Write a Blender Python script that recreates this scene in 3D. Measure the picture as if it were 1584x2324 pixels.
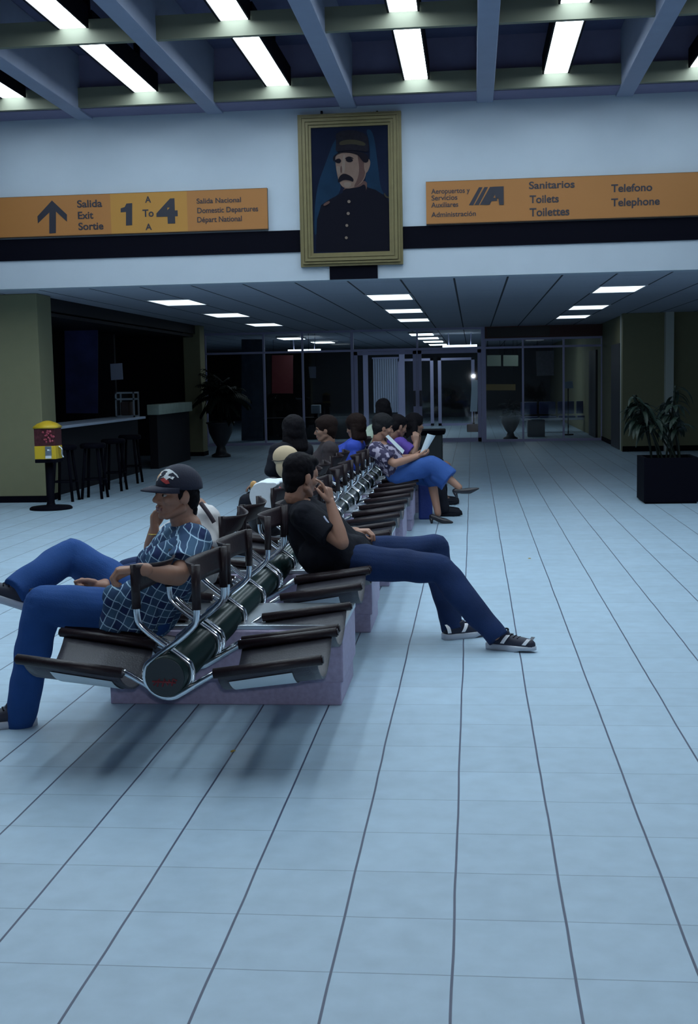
import bpy, bmesh, math, random
from mathutils import Vector, Matrix, noise
random.seed(7)
for o in list(bpy.data.objects): bpy.data.objects.remove(o, do_unlink=True)
SC = bpy.context.scene
COL = SC.collection
PI = math.pi

# ------------------------------------------------------------------ camera
FPX, PITCH, YAW, ROLL, H = 2779.28, 0.106968, 0.102250, -0.0201807, 1.5610
W_, H_ = 1584, 2324
fw = Vector((-math.sin(YAW)*math.cos(PITCH), math.cos(YAW)*math.cos(PITCH), -math.sin(PITCH)))
rt = Vector((math.cos(YAW), math.sin(YAW), 0)); upv = rt.cross(fw)
R2 = math.cos(ROLL)*rt + math.sin(ROLL)*upv
U2 = -math.sin(ROLL)*rt + math.cos(ROLL)*upv
CAMP = Vector((0, 0, H))
cd = bpy.data.cameras.new('camera'); cam = bpy.data.objects.new('camera', cd); COL.objects.link(cam)
cd.sensor_fit = 'VERTICAL'; cd.sensor_height = 36; cd.lens = FPX/H_*36
cd.clip_start = .05; cd.clip_end = 200
m = Matrix((R2, U2, -fw)).transposed().to_4x4(); m.translation = CAMP
cam.matrix_world = m
SC.camera = cam

def ray(x, y): return R2*((x-W_/2)/FPX) - U2*((y-H_/2)/FPX) + fw
def at(x, y, Y):                       # photo pixel on the plane at depth Y
    d = ray(x, y); return CAMP + d*(Y/d.y)
def atz(x, y, z):
    d = ray(x, y); return CAMP + d*((z-H)/d.z)
def atx(x, y, X):
    d = ray(x, y); return CAMP + d*(X/d.x)

# ------------------------------------------------------------------ world, exposure, light levels
wd = bpy.data.worlds.new('night'); SC.world = wd; wd.use_nodes = True
wd.node_tree.nodes['Background'].inputs[0].default_value = (.02, .03, .06, 1)
wd.node_tree.nodes['Background'].inputs[1].default_value = .25
vs = SC.view_settings
vs.view_transform = 'Standard'; vs.look = 'None'; vs.gamma = 1; vs.use_curve_mapping = False
vs.exposure = 0.0
HALL_LAMP = 14.5      # emission of the tall hall's fluorescent lamps
TROFFER = 2.2         # emission of the low ceiling's lamps
FARLAMP = 5.0
LAMPCOL = (.74, .90, 1.0, 1)
# the flash on the camera (it lights up the reflective strips on the trainers)
fl = bpy.data.lights.new('flash', 'AREA'); fl.energy = 27; fl.color = (.86, .92, 1); fl.shape = 'DISK'; fl.size = .06
fo = bpy.data.objects.new('flash', fl); COL.objects.link(fo)
fm = m.copy(); fm.translation = CAMP + U2*.09 + R2*.03; fo.matrix_world = fm

# ------------------------------------------------------------------ materials
MATS = {}
def mat(name, col, rough=.5, metal=0, spec=.5, bump=0, bscale=60, var=0, vscale=8, emit=None, es=0):
    if name in MATS: return MATS[name]
    mt = bpy.data.materials.new(name); mt.use_nodes = True
    nt = mt.node_tree; b = nt.nodes['Principled BSDF']
    c = (*col, 1) if len(col) == 3 else col
    b.inputs['Base Color'].default_value = c
    b.inputs['Roughness'].default_value = rough
    b.inputs['Metallic'].default_value = metal
    b.inputs['Specular IOR Level'].default_value = spec
    if emit: 
        b.inputs['Emission Color'].default_value = (*emit[:3], 1); b.inputs['Emission Strength'].default_value = es
    if var or bump:
        tc = nt.nodes.new('ShaderNodeTexCoord')
    if var:
        n = nt.nodes.new('ShaderNodeTexNoise'); n.inputs['Scale'].default_value = vscale; n.inputs['Detail'].default_value = 4
        nt.links.new(tc.outputs['Object'], n.inputs['Vector'])
        mx = nt.nodes.new('ShaderNodeMixRGB'); mx.blend_type = 'MIX'
        mx.inputs[1].default_value = tuple(max(0, v*(1-var)) for v in c[:3])+(1,)
        mx.inputs[2].default_value = tuple(min(1, v*(1+var)) for v in c[:3])+(1,)
        nt.links.new(n.outputs['Fac'], mx.inputs[0]); nt.links.new(mx.outputs[0], b.inputs['Base Color'])
    if bump:
        n2 = nt.nodes.new('ShaderNodeTexNoise'); n2.inputs['Scale'].default_value = bscale; n2.inputs['Detail'].default_value = 3
        nt.links.new(tc.outputs['Object'], n2.inputs['Vector'])
        bp = nt.nodes.new('ShaderNodeBump'); bp.inputs['Strength'].default_value = bump; bp.inputs['Distance'].default_value = .01
        nt.links.new(n2.outputs['Fac'], bp.inputs['Height']); nt.links.new(bp.outputs[0], b.inputs['Normal'])
    MATS[name] = mt; return mt

def emis(name, strength, col=LAMPCOL):
    if name in MATS: return MATS[name]
    mt = bpy.data.materials.new(name); mt.use_nodes = True; nt = mt.node_tree
    nt.nodes.clear(); o = nt.nodes.new('ShaderNodeOutputMaterial'); e = nt.nodes.new('ShaderNodeEmission')
    e.inputs[0].default_value = col; e.inputs[1].default_value = strength
    nt.links.new(e.outputs[0], o.inputs[0]); MATS[name] = mt; return mt

def glass_mat():
    mt = bpy.data.materials.new('window_glass'); mt.use_nodes = True; nt = mt.node_tree
    nt.nodes.clear(); o = nt.nodes.new('ShaderNodeOutputMaterial')
    t = nt.nodes.new('ShaderNodeBsdfTransparent'); t.inputs[0].default_value = (.80, .85, .86, 1)
    g = nt.nodes.new('ShaderNodeBsdfGlossy'); g.inputs['Roughness'].default_value = .02
    f = nt.nodes.new('ShaderNodeFresnel'); f.inputs[0].default_value = 1.6
    mx = nt.nodes.new('ShaderNodeMixShader')
    nt.links.new(f.outputs[0], mx.inputs[0]); nt.links.new(t.outputs[0], mx.inputs[1]); nt.links.new(g.outputs[0], mx.inputs[2])
    nt.links.new(mx.outputs[0], o.inputs[0]); return mt
GLASS = glass_mat()

def math_node(nt, op, a, b=None, c=None):
    n = nt.nodes.new('ShaderNodeMath'); n.operation = op
    for i, v in enumerate((a, b, c)):
        if v is None: continue
        if isinstance(v, (int, float)): n.inputs[i].default_value = v
        else: nt.links.new(v, n.inputs[i])
    return n.outputs[0]

def grid_dist(nt, coord, origin, pitch):        # distance to the nearest grid line, metres
    a = math_node(nt, 'SUBTRACT', coord, origin - 400*pitch)
    a = math_node(nt, 'DIVIDE', a, pitch); a = math_node(nt, 'FRACT', a)
    a = math_node(nt, 'SUBTRACT', a, .5); a = math_node(nt, 'ABSOLUTE', a)
    a = math_node(nt, 'SUBTRACT', .5, a); return math_node(nt, 'MULTIPLY', a, pitch)

def floor_mat():
    mt = bpy.data.materials.new('floor_tiles'); mt.use_nodes = True; nt = mt.node_tree
    b = nt.nodes['Principled BSDF']; L = nt.links
    tc = nt.nodes.new('ShaderNodeTexCoord'); sp = nt.nodes.new('ShaderNodeSeparateXYZ'); L.new(tc.outputs['Object'], sp.inputs[0])
    wob = nt.nodes.new('ShaderNodeTexNoise'); wob.inputs['Scale'].default_value = 1.3; L.new(tc.outputs['Object'], wob.inputs['Vector'])
    wx = math_node(nt, 'MULTIPLY_ADD', wob.outputs['Fac'], .012, -.006)
    X = math_node(nt, 'ADD', sp.outputs[0], wx)
    Y = math_node(nt, 'ADD', sp.outputs[1], wx)
    dx = grid_dist(nt, X, -.0681, .32); dy = grid_dist(nt, Y, 3.0806, .33726)
    mx_ = nt.nodes.new('ShaderNodeMapRange'); mx_.interpolation_type = 'SMOOTHSTEP'
    mx_.inputs['From Min'].default_value = .0026; mx_.inputs['From Max'].default_value = .0046
    mx_.inputs['To Min'].default_value = 1; mx_.inputs['To Max'].default_value = 0; L.new(dx, mx_.inputs['Value'])
    my_ = nt.nodes.new('ShaderNodeMapRange'); my_.interpolation_type = 'SMOOTHSTEP'
    my_.inputs['From Min'].default_value = .001; my_.inputs['From Max'].default_value = .0028
    my_.inputs['To Min'].default_value = .55; my_.inputs['To Max'].default_value = 0; L.new(dy, my_.inputs['Value'])
    line = math_node(nt, 'MAXIMUM', mx_.outputs[0], my_.outputs[0])
    # mottled glaze, each tile a hair different
    n1 = nt.nodes.new('ShaderNodeTexNoise'); n1.inputs['Scale'].default_value = 9; n1.inputs['Detail'].default_value = 6; L.new(tc.outputs['Object'], n1.inputs['Vector'])
    ix = math_node(nt, 'FLOOR', math_node(nt, 'DIVIDE', math_node(nt, 'SUBTRACT', X, -.0681), .32))
    iy = math_node(nt, 'FLOOR', math_node(nt, 'DIVIDE', math_node(nt, 'SUBTRACT', Y, 3.0806), .33726))
    cb = nt.nodes.new('ShaderNodeCombineXYZ'); L.new(ix, cb.inputs[0]); L.new(iy, cb.inputs[1])
    wn = nt.nodes.new('ShaderNodeTexWhiteNoise'); wn.noise_dimensions = '2D'; L.new(cb.outputs[0], wn.inputs['Vector'])
    v = math_node(nt, 'MULTIPLY_ADD', n1.outputs['Fac'], .30, .85)
    v = math_node(nt, 'MULTIPLY', v, math_node(nt, 'MULTIPLY_ADD', wn.outputs['Value'], .07, .96))
    base = nt.nodes.new('ShaderNodeMixRGB'); base.blend_type = 'MULTIPLY'; base.inputs[0].default_value = 1
    base.inputs[1].default_value = (.385, .515, .63, 1)
    cv = nt.nodes.new('ShaderNodeCombineXYZ'); [L.new(v, cv.inputs[i]) for i in range(3)]
    L.new(cv.outputs[0], base.inputs[2])
    mix = nt.nodes.new('ShaderNodeMixRGB'); L.new(line, mix.inputs[0]); L.new(base.outputs[0], mix.inputs[1]); mix.inputs[2].default_value = (.055, .07, .13, 1)
    L.new(mix.outputs[0], b.inputs['Base Color'])
    b.inputs['Roughness'].default_value = .42; b.inputs['Specular IOR Level'].default_value = .35
    bp = nt.nodes.new('ShaderNodeBump'); bp.inputs['Strength'].default_value = .35; bp.inputs['Distance'].default_value = .004; bp.invert = True
    L.new(line, bp.inputs['Height']); L.new(bp.outputs[0], b.inputs['Normal'])
    return mt

def low_ceiling_mat():
    mt = bpy.data.materials.new('ceiling_panels'); mt.use_nodes = True; nt = mt.node_tree
    b = nt.nodes['Principled BSDF']; L = nt.links
    tc = nt.nodes.new('ShaderNodeTexCoord'); sp = nt.nodes.new('ShaderNodeSeparateXYZ'); L.new(tc.outputs['Object'], sp.inputs[0])
    dx = grid_dist(nt, sp.outputs[0], -.22, .666); dy = grid_dist(nt, sp.outputs[1], 17.78, 1.93)
    a = math_node(nt, 'LESS_THAN', dx, .013); c = math_node(nt, 'MULTIPLY', math_node(nt, 'LESS_THAN', dy, .010), .35)
    line = math_node(nt, 'MAXIMUM', a, c)
    n1 = nt.nodes.new('ShaderNodeTexNoise'); n1.inputs['Scale'].default_value = 30; L.new(tc.outputs['Object'], n1.inputs['Vector'])
    v = math_node(nt, 'MULTIPLY_ADD', n1.outputs['Fac'], .2, .9)
    cv = nt.nodes.new('ShaderNodeCombineXYZ'); [L.new(v, cv.inputs[i]) for i in range(3)]
    base = nt.nodes.new('ShaderNodeMixRGB'); base.blend_type = 'MULTIPLY'; base.inputs[0].default_value = 1
    base.inputs[1].default_value = (.40, .42, .50, 1); L.new(cv.outputs[0], base.inputs[2])
    mix = nt.nodes.new('ShaderNodeMixRGB'); L.new(line, mix.inputs[0]); L.new(base.outputs[0], mix.inputs[1]); mix.inputs[2].default_value = (.02, .02, .03, 1)
    L.new(mix.outputs[0], b.inputs['Base Color']); b.inputs['Roughness'].default_value = .8
    return mt

def plaid_mat(axu, axv, org):
    """navy check shirt with thin pale lines; axu, axv: directions of the check"""
    mt = bpy.data.materials.new('plaid_cloth'); mt.use_nodes = True; nt = mt.node_tree
    b = nt.nodes['Principled BSDF']; L = nt.links
    g = nt.nodes.new('ShaderNodeTexCoord')
    wob = nt.nodes.new('ShaderNodeTexNoise'); wob.inputs['Scale'].default_value = 9; L.new(g.outputs['Object'], wob.inputs['Vector'])
    w = math_node(nt, 'MULTIPLY_ADD', wob.outputs['Fac'], .024, -.012)
    ds = []
    for ax in (axu, axv):
        d = nt.nodes.new('ShaderNodeVectorMath'); d.operation = 'DOT_PRODUCT'; d.inputs[1].default_value = ax
        L.new(g.outputs['Object'], d.inputs[0])
        ds.append(math_node(nt, 'ADD', d.outputs['Value'], w))
    lines = [math_node(nt, 'LESS_THAN', grid_dist(nt, d, 0, .038), .0017) for d in ds]
    line = math_node(nt, 'MAXIMUM', *lines)
    bands = [math_node(nt, 'LESS_THAN', grid_dist(nt, d, .019, .076), .015) for d in ds]
    band = math_node(nt, 'MULTIPLY', math_node(nt, 'ADD', *bands), .5)
    m1 = nt.nodes.new('ShaderNodeMixRGB'); L.new(band, m1.inputs[0]); m1.inputs[1].default_value = (.05, .11, .19, 1); m1.inputs[2].default_value = (.018, .032, .10, 1)
    m2 = nt.nodes.new('ShaderNodeMixRGB'); L.new(line, m2.inputs[0]); L.new(m1.outputs[0], m2.inputs[1]); m2.inputs[2].default_value = (.36, .52, .66, 1)
    L.new(m2.outputs[0], b.inputs['Base Color']); b.inputs['Roughness'].default_value = .85; b.inputs['Specular IOR Level'].default_value = .2
    return mt

# ------------------------------------------------------------------ mesh helpers
def box(bm, lo, hi, mi=0, bev=0):
    vs_ = [bm.verts.new((x, y, z)) for x in (lo[0], hi[0]) for y in (lo[1], hi[1]) for z in (lo[2], hi[2])]
    fs = [(0,1,3,2), (4,6,7,5), (0,4,5,1), (2,3,7,6), (0,2,6,4), (1,5,7,3)]
    out = [bm.faces.new([vs_[i] for i in f]) for f in fs]
    for f in out: f.material_index = mi
    if bev:
        es = list({e for f in out for e in f.edges})
        bmesh.ops.bevel(bm, geom=es, offset=bev, segments=2, affect='EDGES', profile=.6)
def chaikin(p, k=2):
    p = [Vector(q) for q in p]
    for _ in range(k):
        q = [p[0]]
        for a, b in zip(p, p[1:]): q += [a*.75+b*.25, a*.25+b*.75]
        q.append(p[-1]); p = q
    return p
def tube(bm, pts, r, n=12, mi=0, cap=True, smooth=True):
    pts = [Vector(p) for p in pts]; rr = r if hasattr(r, '__len__') else [r]*len(pts)
    rings = []; nrm = None
    for i, p in enumerate(pts):
        t = (pts[min(i+1, len(pts)-1)]-pts[max(i-1, 0)]).normalized()
        if nrm is None: nrm = t.orthogonal().normalized()
        nrm = (nrm - t*nrm.dot(t)).normalized(); bn = t.cross(nrm)
        rings.append([bm.verts.new(p + (nrm*math.cos(2*PI*k/n)+bn*math.sin(2*PI*k/n))*rr[i]) for k in range(n)])
    for a, b in zip(rings, rings[1:]):
        for k in range(n):
            f = bm.faces.new((a[k], a[(k+1) % n], b[(k+1) % n], b[k])); f.material_index = mi; f.smooth = smooth
    if cap:
        f = bm.faces.new(rings[0][::-1]); f.material_index = mi; f = bm.faces.new(rings[-1]); f.material_index = mi
def lathe(bm, prof, c=(0, 0, 0), n=24, mi=0):
    c = Vector(c); rings = []
    for r, z in prof: rings.append([bm.verts.new(c+Vector((r*math.cos(2*PI*k/n), r*math.sin(2*PI*k/n), z))) for k in range(n)])
    for a, b in zip(rings, rings[1:]):
        for k in range(n):
            f = bm.faces.new((a[k], a[(k+1) % n], b[(k+1) % n], b[k])); f.smooth = True; f.material_index = mi
    bm.faces.new(rings[0][::-1]).material_index = mi; bm.faces.new(rings[-1]).material_index = mi
def ell(bm, c, rad, axes=None, mi=0, sub=3):
    M = Matrix.Identity(3) if axes is None else Matrix(axes).transposed()
    S = Matrix.Diagonal(Vector(rad))
    T = (M @ S).to_4x4(); T.translation = Vector(c)
    r = bmesh.ops.create_icosphere(bm, subdivisions=sub, radius=1, matrix=T)
    for v in r['verts']:
        for f in v.link_faces: f.smooth = True; f.material_index = mi
def caps(bm, a, b, ra, rb, flat_end=False, flat_start=False, n=20):
    a, b = Vector(a), Vector(b)
    t = b-a; L = t.length
    if L < 1e-6: ell(bm, a, (ra,)*3); return
    t.normalize(); nm = t.orthogonal().normalized(); bn = t.cross(nm)
    ring = lambda p, r: [bm.verts.new(p+(nm*math.cos(2*PI*k/n)+bn*math.sin(2*PI*k/n))*r) for k in range(n)]
    A, B = ring(a, ra), ring(b, rb)
    for k in range(n): bm.faces.new((A[k], A[(k+1) % n], B[(k+1) % n], B[k]))
    bm.faces.new(A[::-1]); bm.faces.new(B)
    if not flat_start: ell(bm, a, (ra,)*3, sub=2)
    if not flat_end: ell(bm, b, (rb,)*3, sub=2)
def poly(bm, pts, mi=0):
    f = bm.faces.new([bm.verts.new(p) for p in pts]); f.material_index = mi; return f
def prism(bm, pts2, y0, y1, mi=0):          # polygon in XZ given thickness along Y
    a = [bm.verts.new((x, y0, z)) for x, z in pts2]; b = [bm.verts.new((x, y1, z)) for x, z in pts2]
    n = len(a); fs = [bm.faces.new(a), bm.faces.new(b[::-1])]
    for k in range(n): fs.append(bm.faces.new((a[k], b[k], b[(k+1) % n], a[(k+1) % n])))
    for f in fs: f.material_index = mi

def obj(name, bm, mats, parent=None, smooth=None):
    bmesh.ops.recalc_face_normals(bm, faces=bm.faces)
    me = bpy.data.meshes.new(name); bm.to_mesh(me); bm.free()
    for mm in (mats if isinstance(mats, (list, tuple)) else [mats]): me.materials.append(mm)
    if smooth:
        for p in me.polygons: p.use_smooth = True
    o = bpy.data.objects.new(name, me); COL.objects.link(o)
    if parent:
        o.parent = parent; o.matrix_parent_inverse = wm(parent).inverted()
    return o
def wm(o):                      # world matrix without waiting for a depsgraph update
    mloc = Matrix.LocRotScale(o.location, o.rotation_euler, o.scale)
    if o.parent: return wm(o.parent) @ o.matrix_parent_inverse @ mloc
    return mloc
def tag(o, label=None, cat=None, group=None, kind=None):
    if label: o['label'] = label
    if cat: o['category'] = cat
    if group: o['group'] = group
    if kind: o['kind'] = kind
    return o
def thing(name, label, cat, loc=(0, 0, 0), group=None):
    o = bpy.data.objects.new(name, None); o.empty_display_size = .1; COL.objects.link(o); o.location = loc
    return tag(o, label, cat, group)
def struct(name, bm, mats, parent=None):
    o = obj(name, bm, mats, parent)
    if not parent: o['kind'] = 'structure'
    return o
def BM(): return bmesh.new()
def copy_tree(o, off, parent=None):
    c = o.copy(); COL.objects.link(c)
    if parent: c.parent = parent; c.matrix_parent_inverse = o.matrix_parent_inverse.copy()
    else: c.location = Vector(o.location)+Vector(off)
    for ch in list(o.children): copy_tree(ch, off, c)
    return c
def simple(name, lo, hi, mt, label=None, cat=None, parent=None, bev=0, kind=None):
    b = BM(); box(b, lo, hi, bev=bev); o = obj(name, b, mt, parent)
    return tag(o, label, cat, kind=kind)
def remeshed(name, bm, mats, vox, parent=None, smooth=6, disp=0, dscale=20):
    """union of overlapping closed shells as one continuous skin"""
    bmesh.ops.recalc_face_normals(bm, faces=bm.faces)
    me = bpy.data.meshes.new('tmp'); bm.to_mesh(me); bm.free()
    o = bpy.data.objects.new('tmp', me); COL.objects.link(o)
    md = o.modifiers.new('r', 'REMESH'); md.mode = 'VOXEL'; md.voxel_size = vox
    if smooth:
        s = o.modifiers.new('s', 'SMOOTH'); s.factor = .5; s.iterations = smooth
    dg = bpy.context.evaluated_depsgraph_get(); dg.update()
    out = bpy.data.meshes.new_from_object(o.evaluated_get(dg)); out.name = name
    bpy.data.objects.remove(o, do_unlink=True); bpy.data.meshes.remove(me)
    out.materials.clear()
    for mm in (mats if isinstance(mats, (list, tuple)) else [mats]): out.materials.append(mm)
    if disp:
        nv = [v.normal.copy() for v in out.vertices]
        for v, n in zip(out.vertices, nv):
            v.co += n*disp*noise.noise(v.co*dscale)
    for p in out.polygons: p.use_smooth = True
    r = bpy.data.objects.new(name, out); COL.objects.link(r)
    if parent: r.parent = parent; r.matrix_parent_inverse = wm(parent).inverted()
    return r
def texts(items, name, mt, parent, thick=.002):
    """items: (string, location, cap height, x stretch, embolden); letters stand upright facing the camera side (-Y)"""
    for s, loc, h, sx, bold in items:
        bm = BM()
        cu = bpy.data.curves.new('t', 'FONT'); cu.body = s; cu.size = h/.69; cu.extrude = thick; cu.offset = bold*h
        o = bpy.data.objects.new('t', cu); COL.objects.link(o)
        dg = bpy.context.evaluated_depsgraph_get(); dg.update()
        me = bpy.data.meshes.new_from_object(o.evaluated_get(dg))
        wdt = max((v.co.x for v in me.vertices), default=1)
        k = 1 if sx is None else sx/wdt
        for v in me.vertices: v.co = Vector((v.co.x*k+loc[0], loc[1]-v.co.z, v.co.y+loc[2]))
        bm.from_mesh(me); bpy.data.objects.remove(o, do_unlink=True); bpy.data.meshes.remove(me)
        obj(name, bm, mt, parent)

# ------------------------------------------------------------------ colours
M_WALL = mat('white_paint', (.42, .475, .54), .7, var=.05, vscale=3)
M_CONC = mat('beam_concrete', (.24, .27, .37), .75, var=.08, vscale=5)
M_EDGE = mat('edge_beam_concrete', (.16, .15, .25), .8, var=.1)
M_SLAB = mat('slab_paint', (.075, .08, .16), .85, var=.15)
M_TRIM = mat('light_rail_paint', (.155, .16, .115), .7)
M_BLACK = mat('black_paint', (.003, .003, .007), .7, spec=.05)
M_YEL = mat('yellow_wall_paint', (.205, .20, .115), .75, var=.06)
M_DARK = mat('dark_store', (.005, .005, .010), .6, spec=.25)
M_ALU = mat('anodised_aluminium', (.46, .45, .68), .45, metal=.1)
M_DOORF = mat('dark_door', (.02, .02, .03), .5)
M_CHROME = mat('chrome', (.72, .75, .80), .13, metal=1)
M_STEEL = mat('brushed_steel', (.55, .60, .66), .3, metal=1)
LF = emis('lamp_hall', HALL_LAMP); LT = emis('lamp_troffer', TROFFER); LFAR = emis('lamp_far', FARLAMP)

YF, ZLOW, ZB, YG = 15.25, 2.80, 4.845, 30.15
PX0, PX1 = -13.0, 7.0
# ------------------------------------------------------------------ the room
b = BM(); box(b, (PX0, -4, -.1), (PX1, 52, 0)); struct('floor', b, floor_mat())
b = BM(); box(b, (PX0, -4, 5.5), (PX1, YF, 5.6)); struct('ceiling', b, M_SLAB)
b = BM(); box(b, (PX0, YF+.25, ZLOW), (PX1, 52, ZLOW+.12)); struct('ceiling', b, low_ceiling_mat())
b = BM(); box(b, (PX0, YF, ZLOW), (PX1, YF+.25, 5.5)); o = struct('wall_front', b, M_WALL)
b = BM(); box(b, (PX0, -4.2, 0), (PX1, -4, 5.6)); struct('wall_back', b, M_WALL)
b = BM(); box(b, (PX0-.2, -4.2, 0), (PX0, YF, 5.6)); struct('wall_left', b, M_WALL)
b = BM(); box(b, (PX1, -4.2, 0), (PX1+.2, YF+.25, 5.6)); struct('wall_right', b, M_WALL)
# concrete edge beam along the wall top, between the roof beams
xs = [-1.47+1.645*k for k in range(-6, 5)]
ntr = 1
def trim(bm, mm):
    global ntr
    o = struct('trim_%d' % ntr, bm, mm); ntr += 1; return o
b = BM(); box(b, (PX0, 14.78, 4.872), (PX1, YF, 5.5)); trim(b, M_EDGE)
for x in xs:                                          # long roof beams running away from the viewer
    b = BM(); box(b, (x-.10, -4, ZB), (x+.10, YF, 5.5), bev=.012); trim(b, M_CONC)
rails = [14.72-2.66*k for k in range(0, 6)]
for y in rails:                                       # olive cross rails the lamps hang between
    for x0, x1 in zip(xs, xs[1:]):
        b = BM(); box(b, (x0+.10, y-.035, 4.875), (x1-.10, y+.035, 5.10)); trim(b, M_TRIM)
# black band along the front wall, and the black block under the portrait
b = BM(); box(b, (PX0, YF-.02, 3.150), (PX1, YF, 3.415)); trim(b, M_BLACK)
b = BM(); box(b, (-1.742, YF-.025, ZLOW+.002), (-1.150, YF, 2.99)); trim(b, M_BLACK)

# hall lamps: black housings with a glowing diffuser, in the bays between beams
NAMES = {0: 'directly left of the portrait', 1: 'just right of the portrait', }
lampx = [-5.45, -3.83, -2.24, -.62, .98, 2.62]
pos = ['long ceiling lamp at the left edge',
       'long ceiling lamp above the arrow of the left sign',
       'long ceiling lamp just left of the portrait',
       'long ceiling lamp just right of the portrait',
       'long ceiling lamp above the right sign',
       'long ceiling lamp at the right edge']
for r, y1 in enumerate(rails[:4]):
    y0 = rails[r+1]+.05 if r < 5 else y1-2.6
    for k, x in enumerate(lampx):
        lab = pos[k]+[', by the wall', ', second from the wall', ', third from the wall', ', nearest row overhead'][r]
        t = thing('ceiling_light', lab, 'ceiling light', (x, (y0+y1)/2, 5.03), 'fluorescent lamps under the high ceiling')
        b = BM()
        ya, yb = y0+.03, y1-.05
        box(b, (x-.155, ya, 5.045), (x+.155, yb, 5.22))
        box(b, (x-.155, ya, 5.010), (x-.135, yb, 5.045)); box(b, (x+.135, ya, 5.010), (x+.155, yb, 5.045))
        obj('housing', b, M_BLACK, t)
        b = BM(); box(b, (x-.13, ya+.01, 5.015), (x+.13, yb-.01, 5.043)); obj('diffuser', b, LF, t)
        for yh in (ya+.3, yb-.36):
            b = BM(); box(b, (x-.03, yh, 5.22), (x+.03, yh+.06, 5.5)); obj('hanger', b, M_BLACK, t)

# ------------------------------------------------------------------ low hall: recessed lamps
cols = [(-4.46, 'left'), (-1.22, 'middle'), (2.10, 'right')]
tro = {'left': [18.55, 22.35, 26.4], 'middle': [18.65, 22.45, 26.0], 'right': [18.25, 22.85, 26.3]}
for x, nm in cols:
    for k, y in enumerate(tro[nm]):
        t = thing('recessed_light', '%s recessed square lamp of the %s row in the low panelled ceiling' % (['nearest', 'second', 'third'][k], nm), 'ceiling light', (x, y, ZLOW), 'recessed lamps in the low ceiling')
        b = BM(); box(b, (x-.34, y-.66, ZLOW-.012), (x-.31, y+.66, ZLOW+.0)); box(b, (x+.31, y-.66, ZLOW-.012), (x+.34, y+.66, ZLOW))
        box(b, (x-.31, y-.66, ZLOW-.012), (x+.31, y-.63, ZLOW)); box(b, (x-.31, y+.63, ZLOW-.012), (x+.31, y+.66, ZLOW)); obj('frame', b, mat('lamp_frame', (.5, .52, .56), .5), t)
        b = BM(); box(b, (x-.31, y-.63, ZLOW-.006), (x+.31, y+.63, ZLOW-.001)); obj('diffuser', b, LT, t)
for k, (x, y) in enumerate([(-5.0, 34.0), (-1.35, 33.2), (-1.3, 36.4), (-1.25, 39.8), (-1.2, 43.5), (-4.6, 38.0), (1.5, 36.5)]):
    t = thing('recessed_light', ['lamp in the back hall ceiling behind the left glass bays', 'nearest lamp of the back hall row above the glass doors', 'second lamp of the back hall row above the glass doors', 'third lamp of the back hall row above the glass doors', 'farthest lamp of the back hall row above the glass doors', 'deep lamp behind the left glass bays near the red board', 'lamp behind the glass bay right of the doors'][k], 'ceiling light', (x, y, ZLOW), 'lamps in the back hall ceiling')
    b = BM(); box(b, (x-.33, y-.65, ZLOW-.05), (x+.33, y+.65, ZLOW)); obj('frame', b, mat('lamp_frame', (.5, .52, .56), .5), t)
    b = BM(); box(b, (x-.30, y-.62, ZLOW-.062), (x+.30, y+.62, ZLOW-.05)); obj('diffuser', b, LFAR, t)
# hanging tube lamps beyond the glass
for x, y, w, lab in ((-.35, 34.5, .95, 'hanging tube lamp on two rods beyond the right glass door'), (-4.85, 35.5, .95, 'hanging tube lamp beyond the glass bay with the red board')):
    t = thing('hanging_lamp', lab, 'lamp', (x, y, 2.5))
    b = BM(); tube(b, [(x-w/2, y, 2.44), (x+w/2, y, 2.44)], .045); obj('lamp_tube', b, LFAR, t)
    for dx in (-.3, .3):
        b = BM(); tube(b, [(x+dx, y, 2.47), (x+dx*1.05, y, ZLOW)], .012); obj('rod', b, M_ALU, t)

# ------------------------------------------------------------------ low hall: columns and side walls
def column(lab, lo, hi, base=True):
    t = thing('column', lab, 'column', (lo[0]/2+hi[0]/2, lo[1]/2+hi[1]/2, 0))
    b = BM(); box(b, lo, hi, bev=.015); obj('shaft', b, M_YEL, t)
    if base:
        b = BM(); box(b, (lo[0]-.012, lo[1]-.012, 0), (hi[0]+.012, hi[1]+.012, .09)); obj('plinth', b, M_BLACK, t)
    return t
column('wide yellow column at the left edge behind the gumball machine', (-7.2, 16.04, 0), (-5.775, 16.6, ZLOW-.001))
column('narrow yellow column between the dark counter and the palm urn', (-6.17, 26.0, 0), (-5.80, 26.45, ZLOW-.001))
# right side: yellow return wall facing the hall, then the passage wall with dark doors
b = BM(); box(b, (3.035, 25.5, 0), (PX1, 25.75, ZLOW)); struct('wall_right', b, M_YEL)
b = BM(); box(b, (3.86, 25.30, 0), (4.02, 25.50, ZLOW)); trim(b, mat('pale_trim', (.52, .56, .52), .6))
b = BM(); box(b, (3.035, 25.485, 0), (PX1, 25.5, .11)); struct('baseboard_right', b, M_BLACK)
b = BM(); box(b, (3.10, 25.75, 0), (3.25, 52, ZLOW)); struct('wall_passage', b, M_YEL)
b = BM(); box(b, (3.085, 25.75, 0), (3.10, 30.1, .10)); struct('baseboard_passage', b, M_BLACK)
b = BM(); box(b, (3.035, 25.75, 0), (3.10, 25.95, ZLOW)); trim(b, mat('pale_trim', (.52, .56, .52), .6))
b = BM(); box(b, (3.045, 26.15, 0), (3.10, 27.7, 2.22)); struct('door_3', b, M_DOORF)
b = BM(); box(b, (3.05, 31.2, 0), (3.10, 33.0, 2.2)); struct('door_4', b, M_DOORF)
b = BM(); box(b, (PX1, YF+.25, 0), (PX1+.2, 25.7, 5.6)); struct('wall_right', b, M_YEL)
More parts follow.
